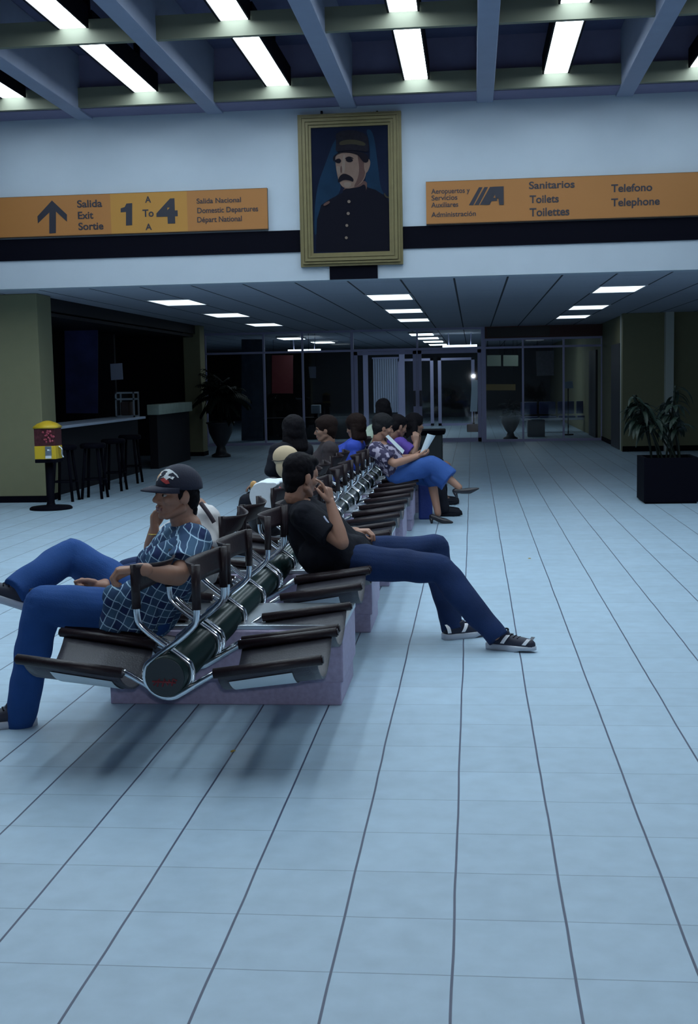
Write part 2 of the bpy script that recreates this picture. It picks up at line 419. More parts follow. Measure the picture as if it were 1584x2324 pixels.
# left side: dark shop recess
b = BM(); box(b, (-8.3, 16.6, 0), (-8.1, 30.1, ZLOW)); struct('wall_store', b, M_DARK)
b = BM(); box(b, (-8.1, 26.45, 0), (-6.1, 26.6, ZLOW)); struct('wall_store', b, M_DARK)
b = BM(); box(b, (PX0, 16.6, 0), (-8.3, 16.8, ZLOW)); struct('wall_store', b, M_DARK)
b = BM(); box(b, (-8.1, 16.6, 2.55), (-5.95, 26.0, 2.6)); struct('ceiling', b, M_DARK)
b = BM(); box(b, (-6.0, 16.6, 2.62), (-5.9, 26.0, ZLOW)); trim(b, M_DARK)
# far end: night behind the back hall
b = BM(); box(b, (PX0, 50, 0), (PX1, 50.2, ZLOW)); struct('wall_far', b, mat('night_wall', (.006, .006, .012), .5))
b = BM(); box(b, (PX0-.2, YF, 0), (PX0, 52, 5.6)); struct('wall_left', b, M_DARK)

# ------------------------------------------------------------------ glass wall
def bay(n, x0, x1, z0=0, z1=2.785, tr=2.285, fw=.05, last=False):
    b = BM(); h = fw/2
    for x in ((x0, x1) if last else (x0,)): box(b, (x-h, YG-.05, z0), (x+h, YG+.05, z1))
    xa, xb = x0+h, x1-h
    box(b, (xa, YG-.045, z1-.05), (xb, YG+.045, z1)); box(b, (xa, YG-.045, z0), (xb, YG+.045, z0+.06))
    if tr: box(b, (xa, YG-.045, tr-.025), (xb, YG+.045, tr+.025))
    o = struct('window_%d' % n, b, M_ALU)
    b = BM(); poly(b, [(x0+h, YG, z0+.05), (x1-h, YG, z0+.05), (x1-h, YG, z1-.05), (x0+h, YG, z1-.05)]); obj('pane', b, GLASS, o)
for n, (a, c) in enumerate([(-8.0, -6.6), (-6.6, -5.13), (-5.13, -4.165), (-4.165, -2.95)]): bay(n+1, a, c, fw=.045)
for n, (a, c) in enumerate([(.30, 1.213), (1.213, 2.186), (2.186, 3.10)]): bay(n+6, a, c, z1=2.50, tr=2.28, fw=.045, last=(n == 2))
# centre bay: tall frame, transom light and the two glass doors
b = BM()
for x, h in ((-2.935, .035), (.253, .045)): box(b, (x-h, YG-.06, 0), (x+h, YG+.06, 2.785))
box(b, (-2.90, YG-.05, 2.735), (.21, YG+.05, 2.785)); box(b, (-2.90, YG-.05, 2.255), (.21, YG+.05, 2.315))
box(b, (-1.36, YG-.05, 2.31), (-1.32, YG+.05, 2.735)); box(b, (-1.36, YG-.02, .0), (-1.33, YG+.02, 2.26))
o = struct('window_5', b, M_ALU)
b = BM(); poly(b, [(-2.9, YG, 2.31), (.21, YG, 2.31), (.21, YG, 2.74), (-2.9, YG, 2.74)]); obj('pane', b, GLASS, o)
for n, (a, c, hx) in enumerate(((-2.895, -1.365, -1.42), (-1.325, .205, -1.27))):
    b = BM()
    box(b, (a, YG-.03, .01), (a+.085, YG+.03, 2.25)); box(b, (c-.085, YG-.03, .01), (c, YG+.03, 2.25))
    box(b, (a, YG-.03, 2.17), (c, YG+.03, 2.25)); box(b, (a, YG-.03, .01), (c, YG+.03, .11))
    o = struct('door_%d' % (n+1), b, M_ALU)
    b = BM(); poly(b, [(a+.08, YG, .1), (c-.08, YG, .1), (c-.08, YG, 2.18), (a+.08, YG, 2.18)]); obj('pane', b, GLASS, o)
    b = BM(); box(b, (hx-.028, YG-.10, .90), (hx+.028, YG-.03, 1.28), bev=.008); obj('door_handle', b, mat('door_pull', (.05, .05, .07), .4), o)
# dark red sign band over the right bays
t = thing('fascia_sign', 'dark red illuminated-style board above the right glass bays, lettering too dark to read', 'sign', (1.7, YG, 2.62))
b = BM(); box(b, (.30, YG-.10, 2.505), (3.095, YG+.05, 2.785)); obj('board', b, mat('dark_red_board', (.07, .012, .012), .5), t)
b = BM(); box(b, (.36, YG-.104, 2.53), (1.85, YG-.10, 2.76)); obj('sign_face', b, mat('dark_brown_face', (.018, .008, .010), .4), t)

# ------------------------------------------------------------------ things on the front wall
LET = mat('sign_black', (.010, .010, .022), .5)
OR1 = mat('sign_orange', (.335, .132, .027), .6); OR2 = mat('sign_yellow_orange', (.39, .18, .024), .6); OR3 = mat('sign_edge', (.10, .05, .02), .6)
YS = YF-.06
def wp(x, y, Y=YS): 
    p = at(x, y, Y); return p.x, p.z
def sign(lab, x0, x1, z0, z1, panels, items, extra=None):
    t = thing('wall_sign', lab, 'sign', ((x0+x1)/2, YF, z0))
    b = BM(); box(b, (x0, YS+.005, z0), (x1, YF, z1)); obj('board', b, OR3, t)
    for a, c, mm in panels:
        b = BM(); box(b, (a, YS, z0+.008), (c, YS+.006, z1-.006)); obj('panel', b, mm, t)
    texts(items, 'lettering', LET, t)
    if extra: extra(t)
    return t
def T(s, x, ytop, ybot, xr, bold=.028):       # text placed by its cap box on the photo
    px, zb = wp(x, ybot); pr, _ = wp(xr, ybot); zt_ = wp(x, ytop)[1]
    return (s, (px, YS-.002, zb), abs(zt_-zb), pr-px, bold)
xa, _ = wp(65, 500); xb, _ = wp(252, 500); xc, _ = wp(425, 480); xd, _ = wp(607, 480)
def arrow(t):
    b = BM(); prism(b, [wp(*p) for p in ((287, 462), (300, 461), (300, 511), (286, 512), (286, 481), (274, 482), (274, 473), (283, 470))], YS-.003, YS+.001); obj('numeral', b, LET, t)
    b = BM(); q = [(118, 455), (152, 487), (152, 503), (127, 480), (127, 529), (112, 530), (112, 482), (86, 507), (85, 491)]
    prism(b, [wp(*p) for p in q], YS-.003, YS+.001); obj('arrow', b, LET, t)
sign('long orange sign left of the portrait with an upward arrow and gates 1 to 4', -6.15, xd, 3.432, 3.932,
     [(-6.15, xb, OR1), (xb, xc, OR2), (xc, xd, OR1)],
     [T('Salida', 175, 455, 471, 232), T('Exit', 176, 481, 497, 212), T('Sortie', 178, 506, 522, 235),
      T('4', 359, 455, 505, 404, .07), T('A', 330, 446, 460, 343), T('To', 324, 476, 492, 349), T('A', 331, 508, 522, 345),
      T('Salida Nacional', 446, 451, 462, 547, .018), T('Domestic Departures', 447, 472, 484, 586, .018), T('Départ National', 447, 493, 505, 549, .018)], arrow)
xe, _ = wp(967, 460); xf, _ = wp(1153, 450); xg, _ = wp(1345, 440)
def logo(t):
    b = BM()
    for k in range(4):
        x = 1066+k*12.5
        prism(b, [wp(*p) for p in ((x+21, 425-k*.4), (x+29, 425-k*.4), (x+8, 466-k*.5), (x-2, 466-k*.5))], YS-.003, YS+.001)
    for q in (((1118, 424), (1143, 423), (1143, 465), (1133, 465), (1131, 450), (1125, 450), (1121, 433), (1108, 465), (1098, 465)),
              ((1113, 449), (1128, 449), (1128, 456), (1110, 457)), ((1121, 424), (1131, 424), (1131, 450), (1121, 433))):
        prism(b, [wp(*p) for p in q], YS-.003-.0005*len(q), YS+.001)
    obj('emblem', b, LET, t)
sign('long orange sign right of the portrait for administration, toilets and telephone', xe, 2.95, 3.425, 3.935,
     [(xe, xf, OR1), (xf, xg, OR1), (xg, 2.95, OR1)],
     [T('Aeropuertos y', 979, 429, 440, 1066, .018), T('Servicios', 979, 444, 455, 1038, .018), T('Auxiliares', 979, 460, 471, 1040, .018), T('Administración', 979, 482, 493, 1080, .018),
      T('Sanitarios', 1200, 413, 429, 1304), T('Toilets', 1202, 444, 461, 1268), T('Toilettes', 1202, 473, 491, 1292),
      T('Telefono', 1387, 419, 436, 1480), T('Telephone', 1387, 451, 468, 1497)], logo)

# portrait in a gilt frame: a painted officer with a moustache and a tall cap
GOLD = mat('gilt_wood', (.145, .118, .048), .5, metal=.2, var=.2, vscale=14)
t = thing('framed_portrait', 'gilt framed oil portrait of a moustached man in dark uniform, centre of the white wall', 'painting', (-1.46, YF, 2.96))
def ringframe(b, o, i, y0, y1):          # mitred frame: outer rect o, inner rect i, front at y0
    (ox0, oz0, ox1, oz1), (ix0, iz0, ix1, iz1) = o, i
    O = [(ox0, oz0), (ox1, oz0), (ox1, oz1), (ox0, oz1)]; I = [(ix0, iz0), (ix1, iz0), (ix1, iz1), (ix0, iz1)]
    for k in range(4):
        j = (k+1) % 4
        q = [O[k], O[j], I[j], I[k]]
        prism(b, q, y0, y1)
b = BM(); fx0, fz0, fx1, fz1 = -2.092, 2.962, -.832, 4.782
steps = [(0, .030, .045), (.030, .048, .075), (.048, .062, .060), (.062, .092, .085), (.092, .106, .065), (.106, .128, .075), (.128, .160, .050)]
for a, c, d in steps: ringframe(b, (fx0+a, fz0+a, fx1-a, fz1-a), (fx0+c, fz0+c, fx1-c, fz1-c), YF-d-.02, YF-.002)
obj('frame', b, GOLD, t)
P_BG = mat('paint_dark_blue', (.005, .008, .022), .8, spec=.1, var=.5, vscale=3); P_TEAL = mat('paint_teal', (.007, .022, .048), .8, spec=.1, var=.5, vscale=4)
P_COAT = mat('paint_coat', (.004, .004, .009), .8, spec=.1); P_SKIN = mat('paint_skin', (.15, .10, .082), .8, spec=.1, var=.15, vscale=18); P_SH = mat('paint_shade', (.075, .042, .038), .8, spec=.1)
P_LT = mat('paint_light', (.165, .125, .105), .8, spec=.1); P_HAIR = mat('paint_hair', (.006, .005, .009), .8, spec=.1); P_CAP = mat('paint_cap', (.010, .009, .014), .8, spec=.1, var=.5, vscale=25); P_BR = mat('paint_braid', (.035, .030, .020), .8, spec=.1)
PM = [P_BG, P_TEAL, P_COAT, P_SKIN, P_SH, P_LT, P_HAIR, P_CAP, P_BR]
YPN = YF-.052
b = BM(); lay = [0]
def pp(x, y): p = at(660+x*270/1569, 240+y*400/2324, YPN); return p.x, p.z
def paint(pts, mi, sm=2):
    lay[0] += 1
    q = [Vector((*pp(*p), 0)) for p in pts]
    if sm:
        for _ in range(sm):
            q = [w for a, c in zip(q, q[1:]+q[:1]) for w in (a*.75+c*.25, a*.25+c*.75)]
    y = YPN-.0006*lay[0]
    prism(b, [(v.x, v.y) for v in q], y, y+.0005, mi)
box(b, (fx0+.13, YPN, fz0+.13), (fx1-.13, YF-.003, fz1-.13), 0)
paint([(300, 1700), (330, 1100), (480, 700), (560, 480), (620, 420), (620, 900), (680, 1150), (420, 1290), (350, 1700)], 1)
paint([(985, 300), (1090, 330), (1150, 800), (1180, 1080), (1250, 1190), (980, 1100), (990, 850), (1050, 700), (1030, 450)], 1)
paint([(330, 1925), (345, 1500), (400, 1310), (520, 1230), (680, 1150), (960, 1060), (1120, 1110), (1240, 1190), (1305, 1290), (1315, 1920)], 2, 0)
paint([(690, 1080), (1000, 960), (1010, 1110), (900, 1200), (770, 1230), (690, 1170)], 4)
paint([(690, 1090), (900, 1080), (980, 1020), (1000, 1150), (760, 1260), (680, 1180)], 2)
paint([(585, 600), (930, 590), (1000, 760), (990, 950), (900, 1050), (790, 1095), (690, 1085), (630, 1000), (590, 800)], 3)
paint([(870, 620), (960, 650), (985, 800), (975, 950), (890, 1050), (820, 1085), (890, 950), (905, 800)], 4)
paint([(965, 720), (1020, 690), (1055, 740), (1030, 840), (990, 900), (965, 830)], 3)
paint([(690, 640), (720, 640), (712, 880), (685, 890), (665, 850)], 5)
paint([(600, 790), (650, 800), (660, 880), (630, 920), (600, 850)], 5)
paint([(690, 1010), (800, 1005), (790, 1075), (710, 1075)], 5)
paint([(650, 820), (672, 780), (680, 880), (655, 890)], 4)
paint([(720, 700), (780, 680), (830, 720), (790, 750), (735, 740)], 6)
paint([(575, 720), (640, 690), (672, 730), (640, 765), (590, 750)], 6)
paint([(715, 690), (770, 665), (825, 690), (830, 705), (770, 685), (720, 708)], 6)
paint([(620, 1005), (640, 930), (700, 890), (780, 920), (830, 965), (825, 1010), (780, 985), (700, 975), (640, 1015)], 6)
paint([(590, 350), (800, 315), (1000, 370), (1030, 500), (1020, 620), (900, 590), (700, 590), (590, 620), (600, 480)], 7, 1)
paint([(640, 470), (800, 440), (980, 480), (990, 540), (800, 500), (640, 530)], 8)
paint([(550, 660), (700, 590), (900, 600), (1020, 650), (1030, 740), (970, 760), (920, 700), (880, 640), (700, 610), (590, 650), (570, 760)], 6)
for cx, cy, r in ((768, 1265, 22), (758, 1422, 22), (740, 1580, 20), (733, 1742, 20)):
    paint([(cx+r*math.cos(a*PI/4), cy+r*math.sin(a*PI/4)) for a in range(8)], 5, 1)
paint([(425, 1300), (510, 1250), (520, 1285), (440, 1330)], 4); paint([(1228, 1160), (1240, 1150), (1260, 1195), (1305, 1205), (1300, 1225), (1245, 1210)], 8)
obj('canvas', b, PM, t)
for x in (730, 856):
    p = at(x, 258, YF-.03); b = BM(); box(b, (p.x-.012, YF-.05, p.z-.01), (p.x+.012, YF-.004, p.z+.03)); obj('hanging_hook', b, M_BLACK, t)

# ------------------------------------------------------------------ left side of the low hall
# gumball machine on a pole
t = thing('gumball_machine', 'yellow and red gumball machine on a black pole before the left column', 'vending machine', (-5.40, 15.15, 0))
YV = mat('vending_yellow', (.62, .42, .02), .4); vx, vy = -5.39, 15.15
b = BM(); lathe(b, [(.27, 0), (.27, .02), (.25, .035), (.06, .05), (.05, .08), (.05, .60)], (vx, vy, 0), 28); obj('base_pole', b, M_BLACK, t)
b = BM(); box(b, (vx-.14, vy-.13, .60), (vx+.14, vy+.13, .645), bev=.01); obj('shelf', b, M_BLACK, t)
b = BM(); box(b, (vx-.14, vy-.13, .645), (vx+.14, vy+.13, .815), bev=.012); obj('body', b, YV, t)
b = BM(); box(b, (vx+.01, vy-.15, .69), (vx+.09, vy-.13, .81)); lathe(b, [(.03, 0), (.03, .02)], (vx+.05, vy-.16, .75), 12); obj('coin_mechanism', b, M_STEEL, t)
b = BM(); box(b, (vx+.01, vy-.16, .655), (vx+.085, vy-.13, .69), bev=.005); obj('chute_flap', b, mat('white_plastic', (.7, .75, .8), .4), t)
b = BM(); box(b, (vx-.135, vy-.125, .815), (vx+.135, vy+.125, 1.035)); obj('candy_tank', b, mat('dark_candy', (.07, .018, .022), .25, var=.9, vscale=30), t)
b = BM(); random.seed(3)
for k in range(26):
    ell(b, (vx+random.uniform(-.02, .12), vy-.127, random.uniform(.86, 1.01)), (.016,)*3, sub=1)
obj('gumballs', b, mat('pink_candy', (.32, .05, .08), .3), t)['kind'] = 'stuff'
b = BM()
lathe(b, [(.20, 1.035), (.20, 1.055), (.14, 1.095), (.05, 1.125), (.02, 1.13)], (vx, vy, 0), 4)
bmesh.ops.rotate(b, verts=b.verts, cent=(vx, vy, 0), matrix=Matrix.Rotation(PI/4, 3, 'Z')); obj('lid', b, YV, t)
b = BM(); tube(b, chaikin([(vx+.145, vy-.02, .80), (vx+.19, vy-.03, .77), (vx+.18, vy-.03, .70), (vx+.20, vy-.03, .66)]), .014); obj('key_ring', b, M_STEEL, t)

# shop counter
t = thing('shop_counter', 'long dark shop counter with a pale top, behind the four black stools', 'counter', (-6.1, 19, 0))
b = BM(); box(b, (-6.35, 16.7, 0), (-5.95, 21.4, .96)); obj('body', b, M_DARK, t)
b = BM(); box(b, (-6.45, 16.65, .96), (-5.80, 21.4, 1.0), bev=.008); obj('worktop', b, mat('pale_worktop', (.50, .58, .72), .3), t)
t = thing('end_counter', 'dark end counter with a mottled green top beside the narrow yellow column', 'counter', (-5.9, 23.8, 0))
b = BM(); box(b, (-5.97, 22.25, 0), (-5.82, 24.85, 1.0)); obj('body', b, M_DARK, t)
b = BM(); box(b, (-5.99, 22.2, 1.0), (-5.76, 24.9, 1.19), bev=.01); obj('counter_top', b, mat('green_marble', (.36, .44, .38), .35, var=.35, vscale=6), t)
# things behind / on the counter
p0 = at(238, 940, 19.6); p1 = at(289, 880, 19.6)
t = thing('display_case', 'small metal framed glass display case standing on the shop counter', 'display case', (-6.03, 21.0, 1.0))
x0, x1, z1 = -6.20, -5.86, 1.44
b = BM(); yy = 20.9
for x in (x0, x1-.025):
    for y in (yy, yy+.30): box(b, (x, y, 1.0), (x+.025, y+.025, z1))
for z in (1.0, 1.30, z1-.03):
    box(b, (x0, yy, z), (x1, yy+.02, z+.03)); box(b, (x0, yy+.305, z), (x1, yy+.325, z+.03)); box(b, (x0, yy, z), (x0+.02, yy+.32, z+.03)); box(b, (x1-.02, yy, z), (x1, yy+.32, z+.03))
obj('frame', b, M_STEEL, t)
b = BM(); box(b, (x0+.07, yy+.05, 1.03), (x1-.07, yy+.27, 1.27), bev=.03); obj('contents', b, mat('brown_goods', (.06, .025, .02), .5), t)
b = BM(); poly(b, [(x0, yy+.001, 1.0), (x1, yy+.001, 1.0), (x1, yy+.001, z1), (x0, yy+.001, z1)]); obj('glass_front', b, GLASS, t)
def flat(name, lab, cat, q, Y, mm, dy=.012, hang=False, stand=False):
    b = BM(); c = [at(x, y, Y) for x, y in q]
    prism(b, [(v.x, v.z) for v in c], Y, Y+dy)
    o = obj(name, b, mm)
    if hang:
        for v in c[:2]:
            b = BM(); xx = v.x*.85+(c[0].x+c[1].x)*.075; tube(b, [(xx, Y+.006, v.z-.02), (xx, Y+.006, ZLOW)], .006, n=6); obj('cord', b, M_BLACK, o)
    if stand:
        b = BM(); xx = (c[2].x+c[3].x)/2; tube(b, [(xx, Y+.02, c[2].z+.03), (xx, Y+.02, .03)], .015, n=8); lathe(b, [(.14, 0), (.14, .03)], (xx, Y+.02, 0), 16); obj('stand', b, M_BLACK, o)
    return tag(o, lab, cat)
b = BM(); box(b, (-8.1, 22.3, 0), (-6.6, 22.4, 2.5)); struct('wall_store', b, M_DARK)
flat('paper_notice', 'white paper notice pinned on the dark shop wall above the display case', 'notice', [(250, 826), (277, 824), (279, 861), (252, 863)], 22.28, mat('paper_blue_white', (.42, .46, .62), .7))
flat('shop_poster', 'tall dark blue poster with a pale streak behind the shop counter', 'poster', [(146, 745), (222, 745), (222, 938), (150, 938)], 21.6, mat('blue_poster', (.035, .045, .16), .4, var=.9, vscale=2.5))
# four stools
def stool(x, y, lab):
    t = thing('bar_stool', lab, 'stool', (x, y, 0), 'black stools along the counter')
    b = BM(); lathe(b, [(.02, .70), (.17, .70), (.18, .72), (.18, .75), (.16, .77), (.02, .775)], (x, y, 0), 20); obj('seat', b, M_BLACK, t)
    for k in range(4):
        a = PI/4+k*PI/2; b = BM()
        tube(b, [(x+.12*math.cos(a), y+.12*math.sin(a), .70), (x+.2*math.cos(a), y+.2*math.sin(a), 0)], .020); obj('leg', b, M_BLACK, t)
    b = BM(); tube(b, [(x+.165*math.cos(k*PI/8), y+.165*math.sin(k*PI/8), .27) for k in range(17)], .010, n=8, cap=False); obj('footrest', b, M_BLACK, t)
for y, x, lab in ((16.2, -5.55, 'black stool nearest the gumball machine'), (16.55, -5.25, 'black stool second from the gumball machine along the counter'), (17.75, -5.32, 'black stool third from the gumball machine along the counter'), (19.1, -5.45, 'black stool farthest along the counter from the gumball machine')): stool(x, y, lab)

# palm in an urn
LEAF = mat('dark_leaf', (.006, .011, .008), .6, spec=.2); LEAF2 = mat('green_leaf', (.010, .021, .015), .5, spec=.3)
URN = mat('black_urn', (.012, .012, .018), .45)
def leaf(b, root, dirv, L, w, droop, n=7, mi=0):
    dirv = Vector(dirv).normalized(); side = dirv.cross(Vector((0, 0, 1)))
    if side.length < 1e-3: side = Vector((1, 0, 0))
    side.normalize(); p = Vector(root); prev = None; d = dirv.copy()
    for i in range(n+1):
        u = i/n; hw = w*math.sin(PI*min(.98, .08+.92*u))**.8*.5
        nn = side.cross(d).normalized()
        cur = [b.verts.new(p-side*hw+nn*hw*.3), b.verts.new(p), b.verts.new(p+side*hw+nn*hw*.3)]
        if prev:
            for k in range(2): b.faces.new((prev[k], prev[k+1], cur[k+1], cur[k])).smooth = True
        prev = cur
        d = (d+Vector((0, 0, -droop/n))).normalized(); p = p+d*(L/n)
def urn(x, y, h, r, t):
    b = BM(); lathe(b, [(r*.75, 0), (r*.75, .05), (r*.45, .09), (r*.32, h*.3), (r*.55, h*.42), (r*.9, h*.7), (r*1.0, h*.94), (r*1.12, h*.97), (r*1.12, h), (r*.95, h), (r*.9, h*.9)], (x, y, 0), 28); obj('urn', b, URN, t)
t = thing('potted_palm', 'dark palm in a black pedestal urn beside the narrow yellow column', 'potted plant', (-5.33, 25.6, 0))
urn(-5.33, 25.6, .74, .27, t)
b = BM(); tube(b, chaikin([(-5.33, 25.6, .68), (-5.35, 25.58, 1.0), (-5.31, 25.6, 1.35)]), [.05]*9 if False else .045, n=8); obj('trunk', b, LEAF, t)
b = BM(); random.seed(11)
for k in range(42):
    a = k*2.4+random.uniform(-.2, .2); el = random.uniform(-.55, 1.3); L = random.uniform(.45, .66)
    d = Vector((math.cos(a)*math.cos(el), math.sin(a)*math.cos(el), math.sin(el))); root = Vector((-5.31, 25.6, random.uniform(1.2, 1.4)))
    # feathered frond: a midrib with leaflets
    p = root.copy(); dd = d.copy()
    for i in range(12):
        dd = (dd+Vector((0, 0, -.10))).normalized(); p = p+dd*(L/12)
        s = dd.cross(Vector((0, 0, 1))).normalized()
        for sg in (-1, 1): leaf(b, p, s*sg+dd*.8+Vector((0, 0, -.2)), .26*(1-.5*i/12), .055, .7, n=3)
    tube(b, [root, root+d*L*.5, p], .008, n=5)
obj('fronds', b, LEAF, t)
# drooping plant in a square black planter, right edge
t = thing('potted_plant', 'drooping leafy plant in a square black planter at the right edge', 'potted plant', (2.36, 15.4, 0))
b = BM(); x0, x1, y0, y1 = 2.05, 2.70, 15.05, 15.70
box(b, (x0, y0, .02), (x1, y0+.05, .555)); box(b, (x0, y1-.05, .02), (x1, y1, .555)); box(b, (x0, y0+.05, .02), (x0+.05, y1-.05, .555)); box(b, (x1-.05, y0+.05, .02), (x1, y1-.05, .555)); box(b, (x0+.02, y0+.02, 0), (x1-.02, y1-.02, .06))
obj('planter', b, M_BLACK, t)
b = BM(); box(b, (x0+.05, y0+.05, .06), (x1-.05, y1-.05, .50)); obj('soil', b, mat('soil', (.02, .015, .012), .9), t)
random.seed(5); bs = BM(); bl = BM()
for k in range(13):
    x, y = random.uniform(2.2, 2.55), random.uniform(15.2, 15.55)
    tip = Vector((x+random.uniform(-.42, .28), y+random.uniform(-.25, .25), random.uniform(.98, 1.32)))
    if k == 0: tip = Vector((2.45, 15.3, 1.42))
    if k == 1: tip = Vector((2.02, 15.25, 1.18))
    if k == 2: tip = Vector((1.98, 15.3, 1.02))
    tube(bs, chaikin([(x, y, .48), (x*.7+tip.x*.3, y, .8), tip]), .012, n=6)
    for i in range(12):
        u = random.uniform(.72, 1.0); r0 = Vector((x, y, .48)).lerp(tip, u); a = random.uniform(0, 2*PI)
        leaf(bl, r0, (math.cos(a), math.sin(a), random.uniform(.0, .8)), random.uniform(.20, .36), random.uniform(.045, .07), random.uniform(1.3, 2.6))
obj('stems', bs, LEAF, t); obj('foliage', bl, LEAF2, t)
# urn plant beyond the glass
t = thing('potted_plant', 'small dark shrub in a black urn beyond the glass right of the doors', 'potted plant', (.95, 31.2, 0))
urn(.93, 31.0, .60, .24, t)
b = BM(); random.seed(8)
for k in range(70):
    a = random.uniform(0, 2*PI); leaf(b, (.93+random.uniform(-.1, .1), 31.0+random.uniform(-.1, .1), .6+random.uniform(0, .3)), (math.cos(a), math.sin(a), random.uniform(.3, 1.6)), random.uniform(.18, .35), .05, 1.2, n=4)
obj('foliage', b, LEAF, t)

# ------------------------------------------------------------------ beyond the glass
flat('red_board', 'dark red rectangular board beyond the left glass bays', 'board', [(617, 806), (665, 806), (665, 893), (617, 893)], 36.0, mat('red_board', (.09, .006, .010), .5), hang=True)
flat('paper_notice', 'grey notice hanging behind the glass left of the doors', 'notice', [(700, 832), (717, 832), (717, 858), (703, 858)], 32.0, mat('dim_paper', (.20, .20, .27), .7), hang=True)
t = thing('monitor', 'pale desk monitor beyond the glass left of the doors', 'monitor', (-4.3, 33, .9))
c0, c1 = at(706, 939, 33), at(726, 919, 33)
b = BM(); box(b, (c0.x, 33, c0.z), (c1.x, 33.28, c1.z), bev=.02); obj('casing', b, mat('monitor_plastic', (.30, .36, .42), .5), t)
b = BM(); box(b, ((c0.x+c1.x)/2-.05, 33.08, c0.z-.10), ((c0.x+c1.x)/2+.05, 33.2, c0.z)); obj('foot', b, M_BLACK, t)
t = thing('check_in_desk', 'dark desk carrying the monitor beyond the glass', 'desk', (-4.4, 33.2, 0))
b = BM(); box(b, (-5.9, 32.8, 0), (-3.2, 33.5, c0.z-.14)); obj('body', b, M_DARK, t)
b = BM(); box(b, (-5.95, 32.75, c0.z-.14), (-3.15, 33.55, c0.z-.10)); obj('desk_top', b, M_BLACK, t)
# hanging vertical blinds
t = thing('vertical_blind', 'pale vertical slat blind seen through the left glass door', 'blind', (-2.6, 38, 0))
a0, a1 = at(846, 815, 38), at(903, 812, 38)
b = BM(); box(b, (a0.x-.02, 37.95, a0.z), (a1.x+.03, 38.05, a0.z+.05)); obj('head_rail', b, M_ALU, t)
nsl = 11
for k in range(nsl):
    x = a0.x+(a1.x-a0.x)*(k+.5)/nsl; b = BM()
    c_, s_ = math.cos(.5), math.sin(.5)
    poly(b, [(x-.034*c_, 38-.034*s_, .55), (x+.034*c_, 38+.034*s_, .55), (x+.034*c_, 38+.034*s_, a0.z), (x-.034*c_, 38-.034*s_, a0.z)])
    obj('slat', b, mat('slat', (.5, .55, .70), .6), t)
b = BM(); box(b, (a1.x+.04, 37.9, 0), (a1.x+.20, 38.1, 2.5)); struct('trim_90', b, M_ALU)
b = BM(); box(b, (a0.x-.30, 37.9, 0), (a0.x-.16, 38.1, 2.5)); struct('trim_91', b, M_ALU)
# far glazed doors of the back hall
for n, (px0, px1) in enumerate(((903, 985), (995, 1078))):
    q0, q1 = at(px0, 952, 41), at(px1, 952, 41)
    b = BM(); box(b, (q0.x, 40.97, 0), (q0.x+.11, 41.03, 2.24)); box(b, (q1.x-.11, 40.97, 0), (q1.x, 41.03, 2.24)); box(b, (q0.x, 40.97, 2.16), (q1.x, 41.03, 2.24)); box(b, (q0.x, 40.97, 0), (q1.x, 41.03, .08))
    o = struct('door_%d' % (5+n), b, M_ALU)
    b = BM(); poly(b, [(q0.x+.1, 41, .05), (q1.x-.1, 41, .05), (q1.x-.1, 41, 2.2), (q0.x+.1, 41, 2.2)]); obj('pane', b, GLASS, o)
# white standing board
t = thing('standing_board', 'white upright notice board on a dark foot beyond the right glass door', 'board', (.1, 36, 0))
b = BM(); c = [at(x, y, 36) for x, y in ((1071, 862), (1085, 862), (1083, 934), (1067, 934))]; prism(b, [(v.x, v.z) for v in c], 36, 36.04); obj('panel', b, mat('white_board', (.42, .50, .58), .6), t)
b = BM(); box(b, (c[3].x-.10, 35.85, 0), (c[2].x+.06, 36.2, .22), bev=.02); tube(b, [((c[2].x+c[3].x)/2, 36.06, .2), ((c[2].x+c[3].x)/2, 36.06, c[2].z+.1)], .03); obj('foot', b, mat('dark_red_foot', (.03, .015, .02), .6), t)
flat('wall_poster', 'grey printed poster behind the glass bay right of the doors', 'poster', [(1216, 797), (1257, 796), (1257, 852), (1218, 853)], 33.0, mat('grey_poster', (.20, .185, .20), .7, var=.35, vscale=12), hang=True)
flat('hanging_notice', 'left pale green notice high beyond the bay right of the doors', 'notice', [(1105, 806), (1137, 806), (1137, 831), (1105, 831)], 37.5, mat('green_paper', (.12, .15, .12), .7), hang=True)
flat('hanging_notice', 'right pale green notice high beyond the bay right of the doors', 'notice', [(1142, 806), (1176, 806), (1176, 831), (1142, 831)], 37.5, mat('green_paper', (.12, .15, .12), .7), hang=True)
flat('shop_banner', 'dim ochre banner low beyond the bay right of the doors', 'banner', [(1102, 872), (1170, 872), (1170, 886), (1102, 886)], 38.6, mat('ochre', (.13, .085, .02), .7), hang=True)
flat('folded_notice', 'small bright paper at desk height behind the rightmost glass bay', 'notice', [(1277, 867), (1299, 865), (1301, 881), (1278, 882)], 33.0, mat('bright_paper', (.35, .45, .55), .6), stand=True)
t = thing('waiting_bench', 'blue seated waiting bench beyond the glass right of the doors', 'bench', (2.2, 35, 0))
for k in range(4):
    x = 1.35+k*.52
    b = BM(); box(b, (x, 34.8, .40), (x+.46, 35.25, .45), bev=.02); o = obj('seat', b, mat('blue_seat', (.03, .045, .14), .4), t)
    b = BM(); box(b, (x, 35.25, .5), (x+.46, 35.30, .85), bev=.02); obj('backrest', b, mat('blue_seat', (.03, .045, .14), .4), t)
b = BM(); box(b, (1.35, 35.0, .33), (3.4, 35.08, .40)); [box(b, (x, 34.85, 0), (x+.05, 35.2, .34)) for x in (1.5, 3.2)]; obj('frame', b, M_STEEL, t)
t = thing('litter_bin', 'grey box bin on the floor before the blue bench beyond the glass', 'bin', (1.6, 32.6, 0))
